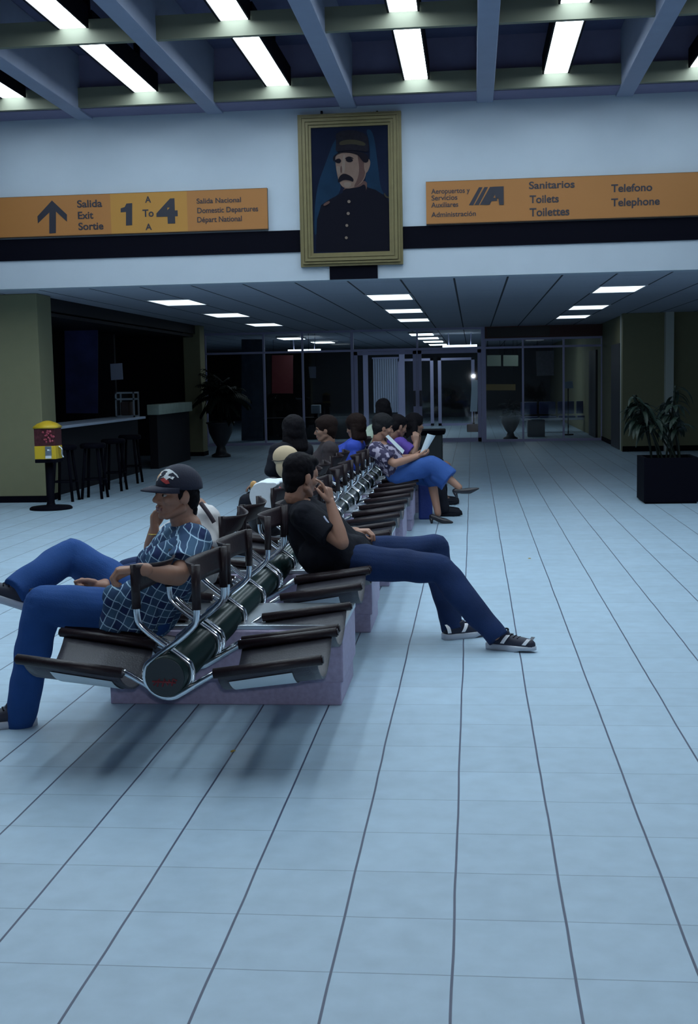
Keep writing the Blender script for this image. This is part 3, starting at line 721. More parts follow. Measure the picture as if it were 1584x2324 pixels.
b = BM(); box(b, (1.42, 32.3, 0), (1.86, 32.7, .44), bev=.01); obj('body', b, mat('grey_bin', (.07, .075, .10), .6), t)
b = BM(); box(b, (1.52, 32.35, .44), (1.80, 32.65, .47), bev=.01); obj('lid', b, mat('bright_paper', (.35, .45, .55), .6), t)
flat('wall_curtain', 'dim grey blue curtain behind the far left glass bays', 'curtain', [(548, 770), (598, 770), (598, 1000), (548, 1000)], 32.5, mat('curtain', (.06, .08, .12), .8, var=.5, vscale=7))

# ------------------------------------------------------------------ the long two-sided bench
PXB, PZB, PR = -1.22, .41, .080
F0, PER = 4.69, 1.71
OFF = (0, .53, .61, 1.15)
NMOD = 7
LEATH = mat('brown_leather', (.015, .007, .010), .45, spec=.35, bump=.15, bscale=90); SLING = mat('dark_sling', (.036, .034, .046), .45, bump=.2, bscale=130, var=.25, vscale=20)
BACKING = mat('pale_backing', (.60, .66, .70), .6); PIPE = mat('green_pipe', (.010, .026, .026), .25); STONE = mat('mauve_terrazzo', (.38, .33, .47), .55, var=.25, vscale=45)
bench = thing('tandem_bench', 'long two-sided row of brown sling seats on a green pipe over mauve stone blocks', 'bench', (PXB, F0, 0))
YEND = F0+NMOD*PER-.5
b = BM(); tube(b, [(PXB, F0-.05, PZB), (PXB, YEND, PZB)], PR, n=32); obj('beam_pipe', b, PIPE, bench)
b = BM(); tube(b, [(PXB, F0-.056, PZB), (PXB, F0-.05, PZB)], PR*.97, n=32); o = obj('end_cap', b, mat('cap_dark', (.02, .028, .035), .45), bench)
b = BM()          # illegible red scrawl painted on the pipe's end
for q in ([(-.045, -.03), (-.02, -.005), (-.03, -.035)], [(-.01, -.035), (.0, -.005), (.012, -.03), (.02, -.008)], [(.028, -.032), (.035, -.005), (.05, -.012)], [(-.05, -.015), (.045, -.02)]):
    tube(b, [(PXB+x, F0-.0575, PZB+z) for x, z in q], .004, n=6)
obj('red_mark', b, mat('red_scrawl', (.16, .012, .02), .6), o)
for k in range(NMOD-1):
    y0 = 5.74+PER*k
    b = BM()
    box(b, (-1.79, y0+.012, 0), (-.645, y0+.60, .115), bev=.006)
    box(b, (-1.83, y0, .115), (-.632, y0+.62, .368), bev=.008)
    o = obj('stone_block', b, STONE, bench)
    b = BM(); box(b, (-1.84, y0+.02, .368), (-.628, y0+.62, .392), bev=.004); obj('steel_shelf', b, M_STEEL, o)

def loop_path(s, y):
    R = PR+.013; q = [(.125, .70), (.125, .64), (.112, .595)]
    for a in range(152, 302, 10): q.append((R*math.cos(math.radians(a)), PZB+R*math.sin(math.radians(a))))
    q += [(.17, .405), (.20, .418), (.60, .470)]
    return [(PXB+s*x, y, z) for x, z in q]
def seat(s, ya, yb):
    """one sling seat on side s between frames at ya and yb; the sling mesh carries the rest of the seat"""
    nu, nv = 10, 14
    def P(u, v, d=0):
        x = .20+u*.40; zr = .405+.066*u; w = math.sin(PI*v)**.75
        sag = (.105+.02*u)*w
        return Vector((PXB+s*x, ya+(yb-ya)*v, zr-sag-d))
    b = BM()
    T_ = [[b.verts.new(P(u/nu, .01+.98*v/nv)) for v in range(nv+1)] for u in range(nu+1)]
    B_ = [[b.verts.new(P(u/nu, .01+.98*v/nv, .008)) for v in range(nv+1)] for u in range(nu+1)]
    for u in range(nu):
        for v in range(nv):
            for G in (T_, B_): b.faces.new((G[u][v], G[u+1][v], G[u+1][v+1], G[u][v+1])).smooth = True
    for v in range(nv):
        for u in (0, nu): b.faces.new((T_[u][v], T_[u][v+1], B_[u][v+1], B_[u][v]))
    for u in range(nu):
        for v in (0, nv): b.faces.new((T_[u][v], T_[u+1][v], B_[u+1][v], B_[u][v]))
    o = obj('seat_sling', b, SLING, bench)
    b = BM()
    G = [[b.verts.new(P(.10+.64*u/nu, .05+.90*v/nv, .012)) for v in range(nv+1)] for u in range(nu+1)]
    for u in range(nu):
        for v in range(nv): b.faces.new((G[u][v], G[u+1][v], G[u+1][v+1], G[u][v+1])).smooth = True
    obj('sling_backing', b, BACKING, o)
    for y in (ya, yb):
        b = BM(); tube(b, [(PXB+s*.185, y, .414), (PXB+s*.62, y, .471)], .021, n=14); tube(b, [(PXB+s*.62, y, .471), (PXB+s*.626, y, .472)], .015, n=10)
        obj('rail_sleeve', b, LEATH, o)
        b = BM(); tube(b, chaikin(loop_path(s, y+(0 if s > 0 else .024)), 2), .0130, n=12); obj('chrome_loop', b, M_CHROME, o)
    # backrest: two sleeved posts and a slack panel bulging over the pipe
    for y in (ya, yb):
        b = BM(); tube(b, [(PXB+s*.125, y+(0 if s > 0 else .024), .672), (PXB+s*.127, y+(0 if s > 0 else .024), .850)], .018, n=14); obj('post_sleeve', b, LEATH, o)
    b = BM()
    def Q(u, v, d):
        bulge = (.035+.05*u)*math.sin(PI*v)
        return Vector((PXB+s*(.125-bulge-d), ya+(yb-ya)*v, (.742+.110*u)-.02*math.sin(PI*v)*(u-.3)))
    A = [[b.verts.new(Q(u/5, v/nv, 0)) for v in range(nv+1)] for u in range(6)]
    C = [[b.verts.new(Q(u/5, v/nv, .010)) for v in range(nv+1)] for u in range(6)]
    for u in range(5):
        for v in range(nv):
            for G in (A, C): b.faces.new((G[u][v], G[u+1][v], G[u+1][v+1], G[u][v+1])).smooth = True
    for v in range(nv):
        for u in (0, 5): b.faces.new((A[u][v], A[u][v+1], C[u][v+1], C[u][v]))
    for u in range(5):
        for v in (0, nv): b.faces.new((A[u][v], A[u+1][v], C[u+1][v], C[u][v]))
    obj('backrest', b, LEATH, o)
    return o
protos = {}
for k in range(NMOD):
    for j in (0, 2):
        ya, yb = F0+OFF[j], F0+OFF[j+1]
        for s in (1, -1):
            if k == 0: protos[(j, s)] = seat(s, ya, yb)
            else:
                c = copy_tree(protos[(j, s)], (0, 0, 0), bench); c.location = (0, PER*k, 0)

# ------------------------------------------------------------------ people
SKIN = mat('tan_skin', (.36, .185, .125), .55, var=.08, vscale=12); SKIN2 = mat('brown_skin', (.24, .125, .085), .55, var=.08); SKINL = mat('light_skin', (.58, .40, .27), .55)
HAIR = mat('black_hair', (.005, .004, .006), .75, spec=.12, bump=.3, bscale=120); HAIRG = mat('grey_hair', (.016, .016, .018), .8, spec=.12, bump=.3, bscale=90)
HAIRB = mat('dark_brown_hair', (.012, .006, .005), .75, spec=.12, bump=.3, bscale=100)
DENIM = mat('blue_denim', (.020, .070, .235), .85, spec=.2, bump=.25, bscale=160, var=.22, vscale=7); DENIMD = mat('dark_denim', (.013, .029, .092), .85, spec=.2, bump=.25, bscale=160, var=.45, vscale=6)
BLACKC = mat('black_cotton', (.007, .008, .014), .85, spec=.2, bump=.2, bscale=60)
def V(*a): return Vector(a)
def hand(bm, wr, d, n, side, curl=(.5, .6, .7, .8), L=.088, thumb=.6, spread=.12, sc=1.0):
    """wr wrist, d towards the knuckles, n the way the palm faces, side +1: thumb on d x n"""
    wr = Vector(wr); d = Vector(d).normalized(); n = Vector(n); n = (n-d*n.dot(d)).normalized(); ac = d.cross(n)*side
    caps(bm, wr-d*.03, wr+d*.01, .027*sc, .026*sc)
    lens = ((.040, .025, .021), (.045, .028, .022), (.041, .026, .021), (.032, .020, .018))
    for k in range(4):
        off = (.030-.020*k)*sc
        kn = wr+d*(L-.006*abs(k-1.2))*sc+ac*off
        caps(bm, wr+ac*off*.55+d*.012, kn, .0155*sc, .0125*sc)
        dd = (d+ac*spread*(1.5-k)/1.5).normalized(); p = kn; ang = 0
        for j, l in enumerate(lens[k]):
            ang += curl[k]*(.9 if j == 0 else 1.0)
            q = p+(dd*math.cos(ang)+n*math.sin(ang))*l*sc
            caps(bm, p, q, (.0098-.0012*j)*sc, (.0090-.0013*j)*sc); p = q
    t0 = wr+ac*.022*sc+d*.018*sc; t1 = t0+(ac*.75*thumb+d*.7+n*.35).normalized()*.040*sc
    t2 = t1+(ac*.35*thumb+d*.9+n*.45).normalized()*.032*sc; t3 = t2+(d*.9+n*.6).normalized()*.024*sc
    caps(bm, t0, t1, .016*sc, .013*sc); caps(bm, t1, t2, .012*sc, .0105*sc); caps(bm, t2, t3, .0105*sc, .0085*sc)
def head_axes(hf, hu):
    f = Vector(hf).normalized(); u = Vector(hu); u = (u-f*u.dot(f)).normalized(); l = u.cross(f)
    return f, l, u
def head(bm, c, ax, s=1.0, nose=1.0, fem=False):
    f, l, u = ax; c = Vector(c)
    def p(a, b_, d): return c+(f*a+l*b_+u*d)*s
    A = (f, l, u)
    ell(bm, p(-.010, 0, .035), (.096*s, .075*s, .086*s), A)
    ell(bm, p(.024, 0, -.020), (.070*s, .063*s, .078*s), A)
    ell(bm, p(.030, 0, -.070), (.056*s, .050*s, .044*s), A)
    ell(bm, p(.068, 0, -.098), (.022*s, .022*s, .018*s), A)
    ell(bm, p(.062, 0, .028), (.030*s, .056*s, .030*s), A)
    for sg in (-1, 1):
        caps(bm, p(.083, .012*sg, .012), p(.070, .048*sg, .014), .0105*s, .010*s)      # brow
        ell(bm, p(.058, .040*sg, -.024), (.030*s, .024*s, .026*s), A)                     # cheek
        caps(bm, p(.0, .056*sg, -.060), p(.060, .022*sg, -.098), .022*s, .018*s)           # jaw line
        ell(bm, p(-.004, .077*sg, -.010), (.020*s, .009*s, .033*s), A)                    # ear
        ell(bm, p(.010, .072*sg, -.022), (.012*s, .010*s, .016*s), A)
        ell(bm, p(.094, .012*sg, -.036), (.012*s, .0085*s, .009*s), A)                    # nostril
    caps(bm, p(.086, 0, .008), p(.108*nose, 0, -.028), .0095*s, .0135*s)
    caps(bm, p(.089, -.018, -.060), p(.089, .018, -.060), .008*s, .008*s); caps(bm, p(.088, -.014, -.073), p(.088, .014, -.073), .009*s, .009*s)
    caps(bm, p(-.022, 0, -.050), p(-.030, 0, -.125), .060*s, .056*s)
def face_parts(c, ax, s, root, lips=True, smile=False):
    f, l, u = ax; c = Vector(c)
    def p(a, b_, d): return c+(f*a+l*b_+u*d)*s
    for sg in (-1, 1):
        b = BM(); ell(b, p(.0765, .032*sg, -.004), (.012*s, .0145*s, .0085*s), (f, l, u)); e = obj('eye', b, mat('eye_white', (.35, .33, .32), .3), root)
        b = BM(); ell(b, p(.0865, .033*sg, -.004), (.004*s, .0065*s, .0065*s), (f, l, u), sub=2); obj('iris', b, mat('iris', (.008, .005, .004), .2), e)
        b = BM(); tube(b, chaikin([p(.094, .012*sg, .016), p(.093, .030*sg, .024), p(.078, .052*sg, .017)]), .0042*s, n=8); obj('eyebrow', b, HAIR, root)
    if lips:
        b = BM(); tube(b, chaikin([p(.086, -.024, -.066), p(.0955, -.01, -.060), p(.0965, 0, -.062), p(.0955, .01, -.060), p(.086, .024, -.066)]), .0048*s, n=8)
        tube(b, chaikin([p(.086, -.022, -.068), p(.0960, 0, -.076), p(.086, .022, -.068)]), .0050*s, n=8); obj('lips', b, mat('lips', (.22, .085, .09), .45), root)
def hair_short(c, ax, s, root, mt=HAIR, vox=.006, front=.0, long=0, vol=1.0):
    f, l, u = ax; c = Vector(c)
    def p(a, b_, d): return c+(f*a+l*b_+u*d)*s
    b = BM()
    ell(b, p(-.022, 0, .050), (.100*s*vol, .084*s*vol, .086*s*vol), (f, l, u))
    ell(b, p(-.050, 0, .0), (.064*s*vol, .080*s*vol, .085*s), (f, l, u))
    ell(b, p(.03+front, 0, .085), (.062*s, .066*s, .040*s), (f, l, u))
    for sg in (-1, 1): ell(b, p(.018, .067*sg, .018), (.018*s, .011*s, .032*s), (f, l, u))
    ell(b, p(-.060, 0, -.062), (.036*s, .056*s, .05*s), (f, l, u))
    if long:
        for k in range(7):
            t = (k-3)/3; caps(b, p(-.05+.02*abs(t), .065*t, .02), p(-.065+.035*abs(t), .085*t, -.10-long), .040*s, .036*s)
    return remeshed('hair', b, mt, vox, root, smooth=4, disp=.003, dscale=45)
def person(name, label, J, body_vox=.0055, skin=SKIN, shirt=None, trousers=None, hands=True, group=None, sleeve=.62, hs=1.0, build=1.0, fem=False, legs=True, shirt_vox=None, leg_r=1.0, neck_open=0):
    J = {k: (Vector(v) if hasattr(v, '__len__') and k != 'extra' else v) for k, v in J.items()}
    base = Vector((J['pel'].x, J['pel'].y, 0))
    t = thing(name, label, 'person', base, group)
    ax = head_axes(J['hf'], J['hu']); J['ax'] = ax; J['hs'] = hs
    B = build; b = BM()
    head(b, J['head'], ax, hs, fem=fem)
    hb = J['head']-ax[2]*.11*hs-ax[0]*.03*hs
    caps(b, hb, J['neck'], .056*B, .062*B)
    sl, sr, hl, hr, pel = J['shL'], J['shR'], J['hipL'], J['hipR'], J['pel']
    mid = J['neck']*.55+pel*.45
    caps(b, sl, sr, .068*B, .068*B); caps(b, hl, hr, .105*B, .105*B); caps(b, pel, mid, .115*B, .115*B); caps(b, mid, J['neck']*.86+pel*.14, .115*B, .085*B)
    caps(b, hl, sl*.85+sr*.15, .095*B, .075*B); caps(b, hr, sr*.85+sl*.15, .095*B, .075*B)
    for s in 'LR':
        sh, el, wr = J['sh'+s], J['el'+s], J['wr'+s]
        caps(b, sh, el, .054*B, .042*B); fm_ = el.lerp(wr, .3); caps(b, el, fm_, .042*B, .043*B); caps(b, fm_, wr, .043*B, .028*B)
        if hands and 'hd'+s in J:
            hand(b, wr, J['hd'+s], J['hn'+s], J.get('hside'+s, 1 if s == 'R' else -1), J.get('curl'+s, (.5, .55, .6, .65)), thumb=J.get('th'+s, .6))
        if legs:
            hp, kn, an = J['hip'+s], J['kn'+s], J['an'+s]
            caps(b, hp, kn, .085*B*leg_r, .056*B*leg_r); cf = kn.lerp(an, .3); caps(b, kn, cf, .054*B*leg_r, .056*B*leg_r); caps(b, cf, an, .056*B*leg_r, .036*B)
            if 'toe'+s in J:
                td = J['toe'+s].normalized(); caps(b, an+V(0, 0, -.01), an+td*.15+V(0, 0, -.045), .036, .026)
    for e in J.get('extra', ()): caps(b, *e)
    body = remeshed('body', b, skin, body_vox, t, smooth=3)
    if shirt:
        g = .016; b = BM(); mm, svox = shirt, shirt_vox or body_vox*1.3
        top = J['neck']*.93+pel*.07
        caps(b, sl, sr, .070*B+g, .070*B+g); caps(b, hl, hr, .108*B+g, .108*B+g); caps(b, pel, mid, .125*B+g, .125*B+g); caps(b, mid, top, .122*B+g, .070*B+g*.5)
        caps(b, hl, sl*.85+sr*.15, .10*B+g, .08*B+g); caps(b, hr, sr*.85+sl*.15, .10*B+g, .08*B+g)
        for s in 'LR':
            sh, el, wr = J['sh'+s], J['el'+s], J['wr'+s]
            if sleeve <= 1: caps(b, sh, sh.lerp(el, sleeve), .062*B+g*.7, .062*B+g*1.2, flat_end=True)
            else:
                caps(b, sh, el, .062*B+g*.7, .050*B+g); caps(b, el, el.lerp(wr, sleeve-1), .050*B+g, .034*B+g*.8, flat_end=True)
        for (a, c, ra, rb) in J.get('extra', ()): caps(b, a, c, ra+g, rb+g)
        J['shirt_obj'] = remeshed('shirt', b, mm, svox, t, smooth=5, disp=.010, dscale=11)
    if trousers:
        g = .014; b = BM()
        caps(b, hl, hr, .112*B, .112*B); 
        for s in 'LR':
            hp, kn, an = J['hip'+s], J['kn'+s], J['an'+s]
            caps(b, hp, kn, .095*B*leg_r+g*.4, .062*B*leg_r+g); e = kn.lerp(an, 1.07); cf = kn.lerp(an, .35)
            caps(b, kn, cf, .062*B*leg_r+g, .060*B*leg_r+g); caps(b, cf, e, .060*B*leg_r+g, .055*B+g*.8, flat_end=True)
        remeshed('trousers', b, trousers, (shirt_vox or body_vox*1.3), t, smooth=5, disp=.012, dscale=9)
    J['root'] = t; J['body'] = body
    return t, J
def shoe(root, ank, toe, upper, sole, L=.285, laces=True, strips=None, up=V(0, 0, 1), name='shoe', heel=0):
    """ank: point on the ground under the ankle; toe: heading"""
    d = Vector(toe).normalized(); u = (Vector(up)-d*Vector(up).dot(d)).normalized(); s = u.cross(d); o = Vector(ank)
    def p(a, b_, c): return o+d*a+s*b_+u*c
    b = BM()
    caps(b, p(-.035, 0, .055), p(.02, 0, .055), .040, .042); caps(b, p(.02, 0, .055), p(.12, 0, .045), .044, .040); caps(b, p(.12, 0, .045), p(L-.115, 0, .040), .041, .036)
    caps(b, p(-.028, 0, .06), p(-.012, 0, .105), .040, .040, flat_end=True); caps(b, p(.03, 0, .06), p(.02, 0, .105), .042, .038, flat_end=True)
    sh = remeshed(name, b, upper, .005, root, smooth=4)
    b = BM(); prof = [(-.078, .022), (-.06, .038), (0, .041), (.06, .040), (.11, .045), (.155, .043), (L-.10, .030), (L-.078, .012)]
    rows = []
    for z, k in ((0, .97), (.012, 1.05), (.030, 1.06), (.036, 1.0)):
        ring = [p(a, w*k, z+(.014 if (a > .15 and z < .02) else 0)) for a, w in prof]+[p(a, -w*k, z+(.014 if (a > .15 and z < .02) else 0)) for a, w in prof[::-1]]
        rows.append([b.verts.new(q) for q in ring])
    for r0, r1 in zip(rows, rows[1:]):
        for k in range(len(r0)): b.faces.new((r0[k], r0[(k+1) % len(r0)], r1[(k+1) % len(r0)], r1[k])).smooth = True
    b.faces.new(rows[0][::-1]); b.faces.new(rows[-1])
    obj('sole', b, sole, sh)
    if laces:
        b = BM()
        for k in range(4): tube(b, chaikin([p(.045+.025*k, -.026, .088-.004*k), p(.052+.025*k, 0, .103-.006*k), p(.045+.025*k, .026, .088-.004*k)]), .004, n=6)
        tube(b, chaikin([p(.035, -.03, .10), p(.03, 0, .125), p(.05, .02, .12), p(.035, .03, .10)]), .005, n=6)
        obj('laces', b, BLACKC, sh)
    if strips:
        for (a, w0, w1, z0, z1) in strips:
            b = BM(); q = []
            for k in range(7):
                u_ = k/6; q.append((a+w0*u_, z0+(z1-z0)*u_))
            for sg in (-1, 1):
                b = BM(); pr = None
                for (aa, z) in q:
                    wd = math.sqrt(max(.0001, .0455**2-(z-.055)**2))*sg*w1+sg*.003
                    cur = (b.verts.new(p(aa-.012, wd, z)), b.verts.new(p(aa+.012, wd, z)))
                    if pr: b.faces.new((pr[0], pr[1], cur[1], cur[0]))
                    pr = cur
                obj('reflective_strip', b, mat('reflective', (.95, .93, .95), .3), sh)
    return sh

# --- man in the cap, near left seat
J = dict(pel=at(338, 1388, 5.55), neck=at(428, 1196, 5.42), head=at(402, 1120, 5.40), hf=(-.76, -.65, .05), hu=(.06, .0, 1),
         shL=at(440, 1234, 5.27), shR=at(394, 1226, 5.62), elL=at(404, 1308, 5.02), wrL=at(316, 1293, 4.74), elR=at(326, 1306, 5.76), wrR=at(224, 1331, 5.60),
         hdL=(-.95, -.12, .0), hnL=(-.1, 0, -1), curlL=(.95, 1.0, 1.0, .95), thL=.5, hdR=(-1, -.05, .06), hnR=(.1, -.8, -.3), curlR=(1.25, 1.35, 1.35, 1.3), thR=.5,
         hipL=at(332, 1396, 5.43), hipR=at(326, 1376, 5.68), knL=at(96, 1372, 5.32), anL=at(45, 1632, 5.36), knR=at(162, 1262, 5.76), anR=at(40, 1338, 5.50),
         toeL=V(-.9, -.4, 0), toeR=V(-.9, -.2, .35),
         extra=[(at(424, 1246, 5.26), at(366, 1274, 5.22), .062, .060)])
tx = (J['neck']-J['pel']).normalized()
PLAID = plaid_mat(tuple(tx+V(0, .2, 0)), tuple(tx.cross(V(0, -1, 0)).normalized()+V(0, .30, 0)), None)
t, J = person('person', 'seated man in navy cap, blue check shirt and jeans, arm over the near seat back', J, body_vox=.0042, shirt=PLAID, trousers=DENIM, shirt_vox=.006, hs=1.0, sleeve=.78, leg_r=1.2)
hc, ax, hs = J['head'], J['ax'], 1.0
face_parts(hc, ax, hs, t)
f, l, u = ax
def hp(a, b_, d): return hc+f*a+l*b_+u*d
b = BM()
ell(b, hp(-.052, 0, -.015), (.052, .074, .075), ax); ell(b, hp(-.066, 0, -.070), (.030, .052, .055), ax)
for sg in (-1, 1): ell(b, hp(.012, .070*sg, .012), (.020, .010, .042), ax); ell(b, hp(-.03, .070*sg, .02), (.03, .012, .03), ax)
remeshed('hair', b, HAIR, .005, t, smooth=4, disp=.004, dscale=60)
CAPM = mat('navy_cap', (.009, .011, .030), .8, bump=.2, bscale=150)
cx = hp(-.010, 0, .030); CR = (.110, .089, .104)
def cp(az, el, k=1.0): return cx+(f*math.cos(az)*math.cos(el)*CR[0]+l*math.sin(az)*math.cos(el)*CR[1]+u*math.sin(el)*CR[2])*k
b = BM(); G = []
for i in range(13):
    el = math.radians(-2+92*i/12); G.append([b.verts.new(cp(2*PI*k/32, min(el, PI/2-.02))) for k in range(32)])
for r0, r1 in zip(G, G[1:]):
    for k in range(32): b.faces.new((r0[k], r0[(k+1) % 32], r1[(k+1) % 32], r1[k])).smooth = True
b.faces.new(G[-1])
G0 = [b.verts.new(cp(2*PI*k/32, math.radians(-4), .93)) for k in range(32)]
for k in range(32): b.faces.new((G[0][k], G0[k], G0[(k+1) % 32], G[0][(k+1) % 32]))
cap = obj('cap', b, CAPM, t, smooth=True)
b = BM(); A = []; Bq = []
for i in range(17):
    az = math.radians(-68+136*i/16); e = math.cos(az*90/68)**.7 if abs(i-8) < 8 else 0
    inn = cp(az, math.radians(2), .99); out = inn+f*(.078*e)+u*(-.016*e-.020*(abs(i-8)/8)**2)+l*math.sin(az)*.004
    A.append([inn.lerp(out, k/5)+u*(.006*math.sin(PI*k/5)) for k in range(6)])
va = [[b.verts.new(p) for p in r] for r in A]; vb = [[b.verts.new(p-u*.005) for p in r] for r in A]
for i in range(16):
    for k in range(5):
        for g in (va, vb): b.faces.new((g[i][k], g[i+1][k], g[i+1][k+1], g[i][k+1])).smooth = True
    b.faces.new((va[i][5], va[i+1][5], vb[i+1][5], vb[i][5]))
obj('brim', b, CAPM, cap)
def patch(name, pts, mm, k):
    b = BM(); q = [cp(math.radians(a), math.radians(e), k) for a, e in pts]
    c = b.verts.new(cp(math.radians(sum(a for a, e in pts)/len(pts)), math.radians(sum(e for a, e in pts)/len(pts)), k+.004)); vv = [b.verts.new(p) for p in q]
    for i in range(len(vv)): b.faces.new((c, vv[i], vv[(i+1) % len(vv)]))
    obj(name, b, mm, cap)
patch('cap_emblem_orange', [(-40, 8), (-44, 26), (-30, 40), (-12, 44), (-4, 34), (-10, 20), (-16, 8)], mat('emb_orange', (.62, .33, .16), .7), 1.012)
patch('cap_emblem_white', [(-12, 14), (-4, 30), (-12, 40), (4, 50), (24, 52), (42, 47), (60, 36), (66, 27), (54, 29), (50, 22), (40, 26), (32, 20), (20, 27), (8, 24)], mat('emb_white', (.72, .75, .78), .7), 1.016)
patch('cap_emblem_red', [(10, 20), (22, 25), (38, 20), (44, 12), (34, 10), (24, 14)], mat('emb_red', (.42, .04, .04), .7), 1.020)
# shirt tail draping over the lap, pocket lining
b = BM(); ell(b, at(258, 1352, 5.27), (.055, .035, .05)); caps(b, at(262, 1350, 5.275), at(248, 1430, 5.265), .045, .052, flat_end=True); caps(b, at(300, 1350, 5.29), at(290, 1428, 5.28), .065, .062, flat_end=True); caps(b, at(330, 1350, 5.33), at(325, 1425, 5.32), .07, .065, flat_end=True)
remeshed('shirt_tail', b, PLAID, .006, t, smooth=4, disp=.012, dscale=14)
TR_UP = mat('trainer_dark', (.012, .014, .035), .6); TR_SO = mat('trainer_sole', (.50, .53, .60), .5)
a_ = J['anL']; shoe(t, (a_.x, a_.y, 0), (-.9, -.4, 0), TR_UP, TR_SO)
a_ = J['anR']; shoe(t, a_-V(0, 0, .085), (-.9, -.2, .35), TR_UP, TR_SO)

# --- companion hidden behind him, cream shirt, chin on hand
CREAM = mat('cream_cloth', (.58, .56, .56), .85, bump=.2, bscale=50)
J = dict(pel=V(-1.56, 6.66, .53), neck=at(446, 1152, 6.70), head=at(405, 1114, 6.64), hf=(-1, -.1, -.2), hu=(-.2, 0, 1),
         shL=at(466, 1182, 6.52), shR=at(446, 1172, 6.86), elL=at(470, 1262, 6.40), wrL=at(400, 1300, 6.42), elR=at(342, 1252, 6.74), wrR=at(350, 1200, 6.66),
         hdL=(-1, 0, 0), hnL=(0, 0, -1), hdR=(.12, -.05, 1), hnR=(.9, -.3, 0), curlR=(.4, .5, .6, .6),
         hipL=V(-1.56, 6.56, .52), hipR=V(-1.56, 6.76, .52), knL=V(-1.98, 6.52, .50), knR=V(-1.98, 6.80, .50), anL=V(-1.98, 6.52, .09), anR=V(-1.96, 6.84, .09), toeL=V(-1, 0, 0), toeR=V(-1, 0, 0))
t, J = person('person', 'seated person in cream shirt, mostly hidden behind the man in the cap, hand to chin', J, body_vox=.006, shirt=CREAM, trousers=DENIMD, sleeve=.8, hs=.95)
hair_short(J['head'], J['ax'], .93, t)
b = BM(); s0 = [J['shirt_obj'] and at(456, 1142, 6.46), at(474, 1166, 6.42), at(486, 1186, 6.42)]
tube(b, chaikin(s0), .012, n=8); obj('dark_stripe', b, mat('stripe_dark', (.03, .02, .03), .8), t)
b = BM(); w0 = J['wrR']; tube(b, [w0+V(.031*math.cos(k*PI/8), .031*math.sin(k*PI/8), -.03) for k in range(17)], .004, n=6, cap=False); obj('bracelet', b, mat('gold', (.5, .35, .1), .3, metal=1), t)
for s in 'LR': a_ = J['an'+s]; shoe(t, (a_.x, a_.y, 0), (-1, 0, 0), BLACKC, TR_SO)

# --- man in black, right side, elbow up and hand at his ear
J = dict(pel=at(786, 1262, 7.26), neck=at(668, 1132, 7.27), head=at(684, 1080, 7.24), hf=(.74, .66, -.12), hu=(.12, 0, 1),
         shR=at(692, 1170, 7.08), shL=at(690, 1156, 7.46), elR=at(776, 1232, 6.97), wrR=at(750, 1142, 7.02), elL=at(768, 1232, 7.58), wrL=at(806, 1206, 7.36),
         hdR=(-.16, .02, 1), hnR=(-.92, .35, 0), curlR=(.35, 1.15, 1.25, 1.3), thR=.7, hdL=(.98, -.2, .05), hnL=(.1, 0, -1), curlL=(.75, .8, .85, .85), thL=.5,
         hipR=at(792, 1272, 7.15), hipL=at(790, 1258, 7.37), knR=at(1000, 1292, 7.08), knL=at(988, 1246, 7.42), anR=at(1122, 1440, 6.96), anL=at(1024, 1418, 7.30),
         extra=[(at(722, 1258, 7.26), at(672, 1165, 7.26), .115, .10), (at(722, 1258, 7.16), at(800, 1262, 7.2), .11, .12), (at(722, 1258, 7.36), at(800, 1255, 7.3), .11, .12)])
t, J = person('person', 'seated man in black T-shirt and jeans, hand raised to his ear, legs stretched out', J, body_vox=.0042, shirt=BLACKC, trousers=DENIMD, shirt_vox=.006, hs=1.06, sleeve=.72, leg_r=1.16)
hair_short(J['head'], J['ax'], 1.06, t, vox=.005)
face_parts(J['head'], J['ax'], 1.06, t)
b = BM(); sm = J['shR'].lerp(J['elR'], .46)
p0_, p1_ = at(735, 1172, 6.99), at(752, 1195, 6.965); tube(b, chaikin([p0_, p0_.lerp(p1_, .5)+V(0, -.01, 0), p1_]), .006, n=8); obj('sleeve_piping', b, mat('piping', (.42, .46, .62), .6), t)
gR0, gR1 = atz(1103, 1470, 0), atz(1212, 1481, 0); dR = (gR1-gR0).normalized()
shoe(t, gR0+dR*.085, dR, TR_UP, TR_SO, L=.30, strips=[(.035, .03, 1, .045, .093), (.165, .03, .85, .045, .082)])
gL0, gL1 = atz(1003, 1452, 0), atz(1090, 1443, 0); dL = (gL1-gL0).normalized()
shoe(t, gL0+dL*.085, dL, TR_UP, TR_SO, L=.30, strips=[(-.055, -.01, 1.0, .045, .095), (.035, .03, 1, .045, .093)])
b = BM(); caps(b, J['anL'], J['anL']-V(-.01, 0, .06), .044, .042); obj('sock', b, mat('white_sock', (.6, .63, .68), .8), t)

# ------------------------------------------------------------------ people farther along
def seated(px, py, Y, s, f=None, lean=0, hz=0):
    hd_ = at(px, py, Y); f = Vector(f or (s, 0, 0)).normalized(); F = V(s, 0, 0); l = V(0, 0, 1).cross(f)
    neck = hd_-V(0, 0, .15)-f*.02; pel = V(PXB+s*(.36+lean), Y, .53); L = V(0, 0, 1).cross(F)
    hf_ = f+V(0, 0, -.12)
    d = dict(head=hd_, neck=neck, pel=pel, hf=hf_, hu=V(0, 0, 1))
    for n, k in (('L', 1), ('R', -1)):
        side = L*k; d['sh'+n] = neck+side*.165-V(0, 0, .065); d['hip'+n] = pel+side*.09; kn = pel+F*.42+side*.11-V(0, 0, .02)
        d['kn'+n] = kn; d['an'+n] = kn+F*.05-V(0, 0, kn.z-.09); d['el'+n] = d['sh'+n]+F*.10+side*.06-V(0, 0, .24); d['wr'+n] = d['el'+n]+F*.22-side*.10-V(0, 0, .02)
        d['hd'+n] = F-side*.2; d['hn'+n] = V(0, 0, -1); d['toe'+n] = F
    return d
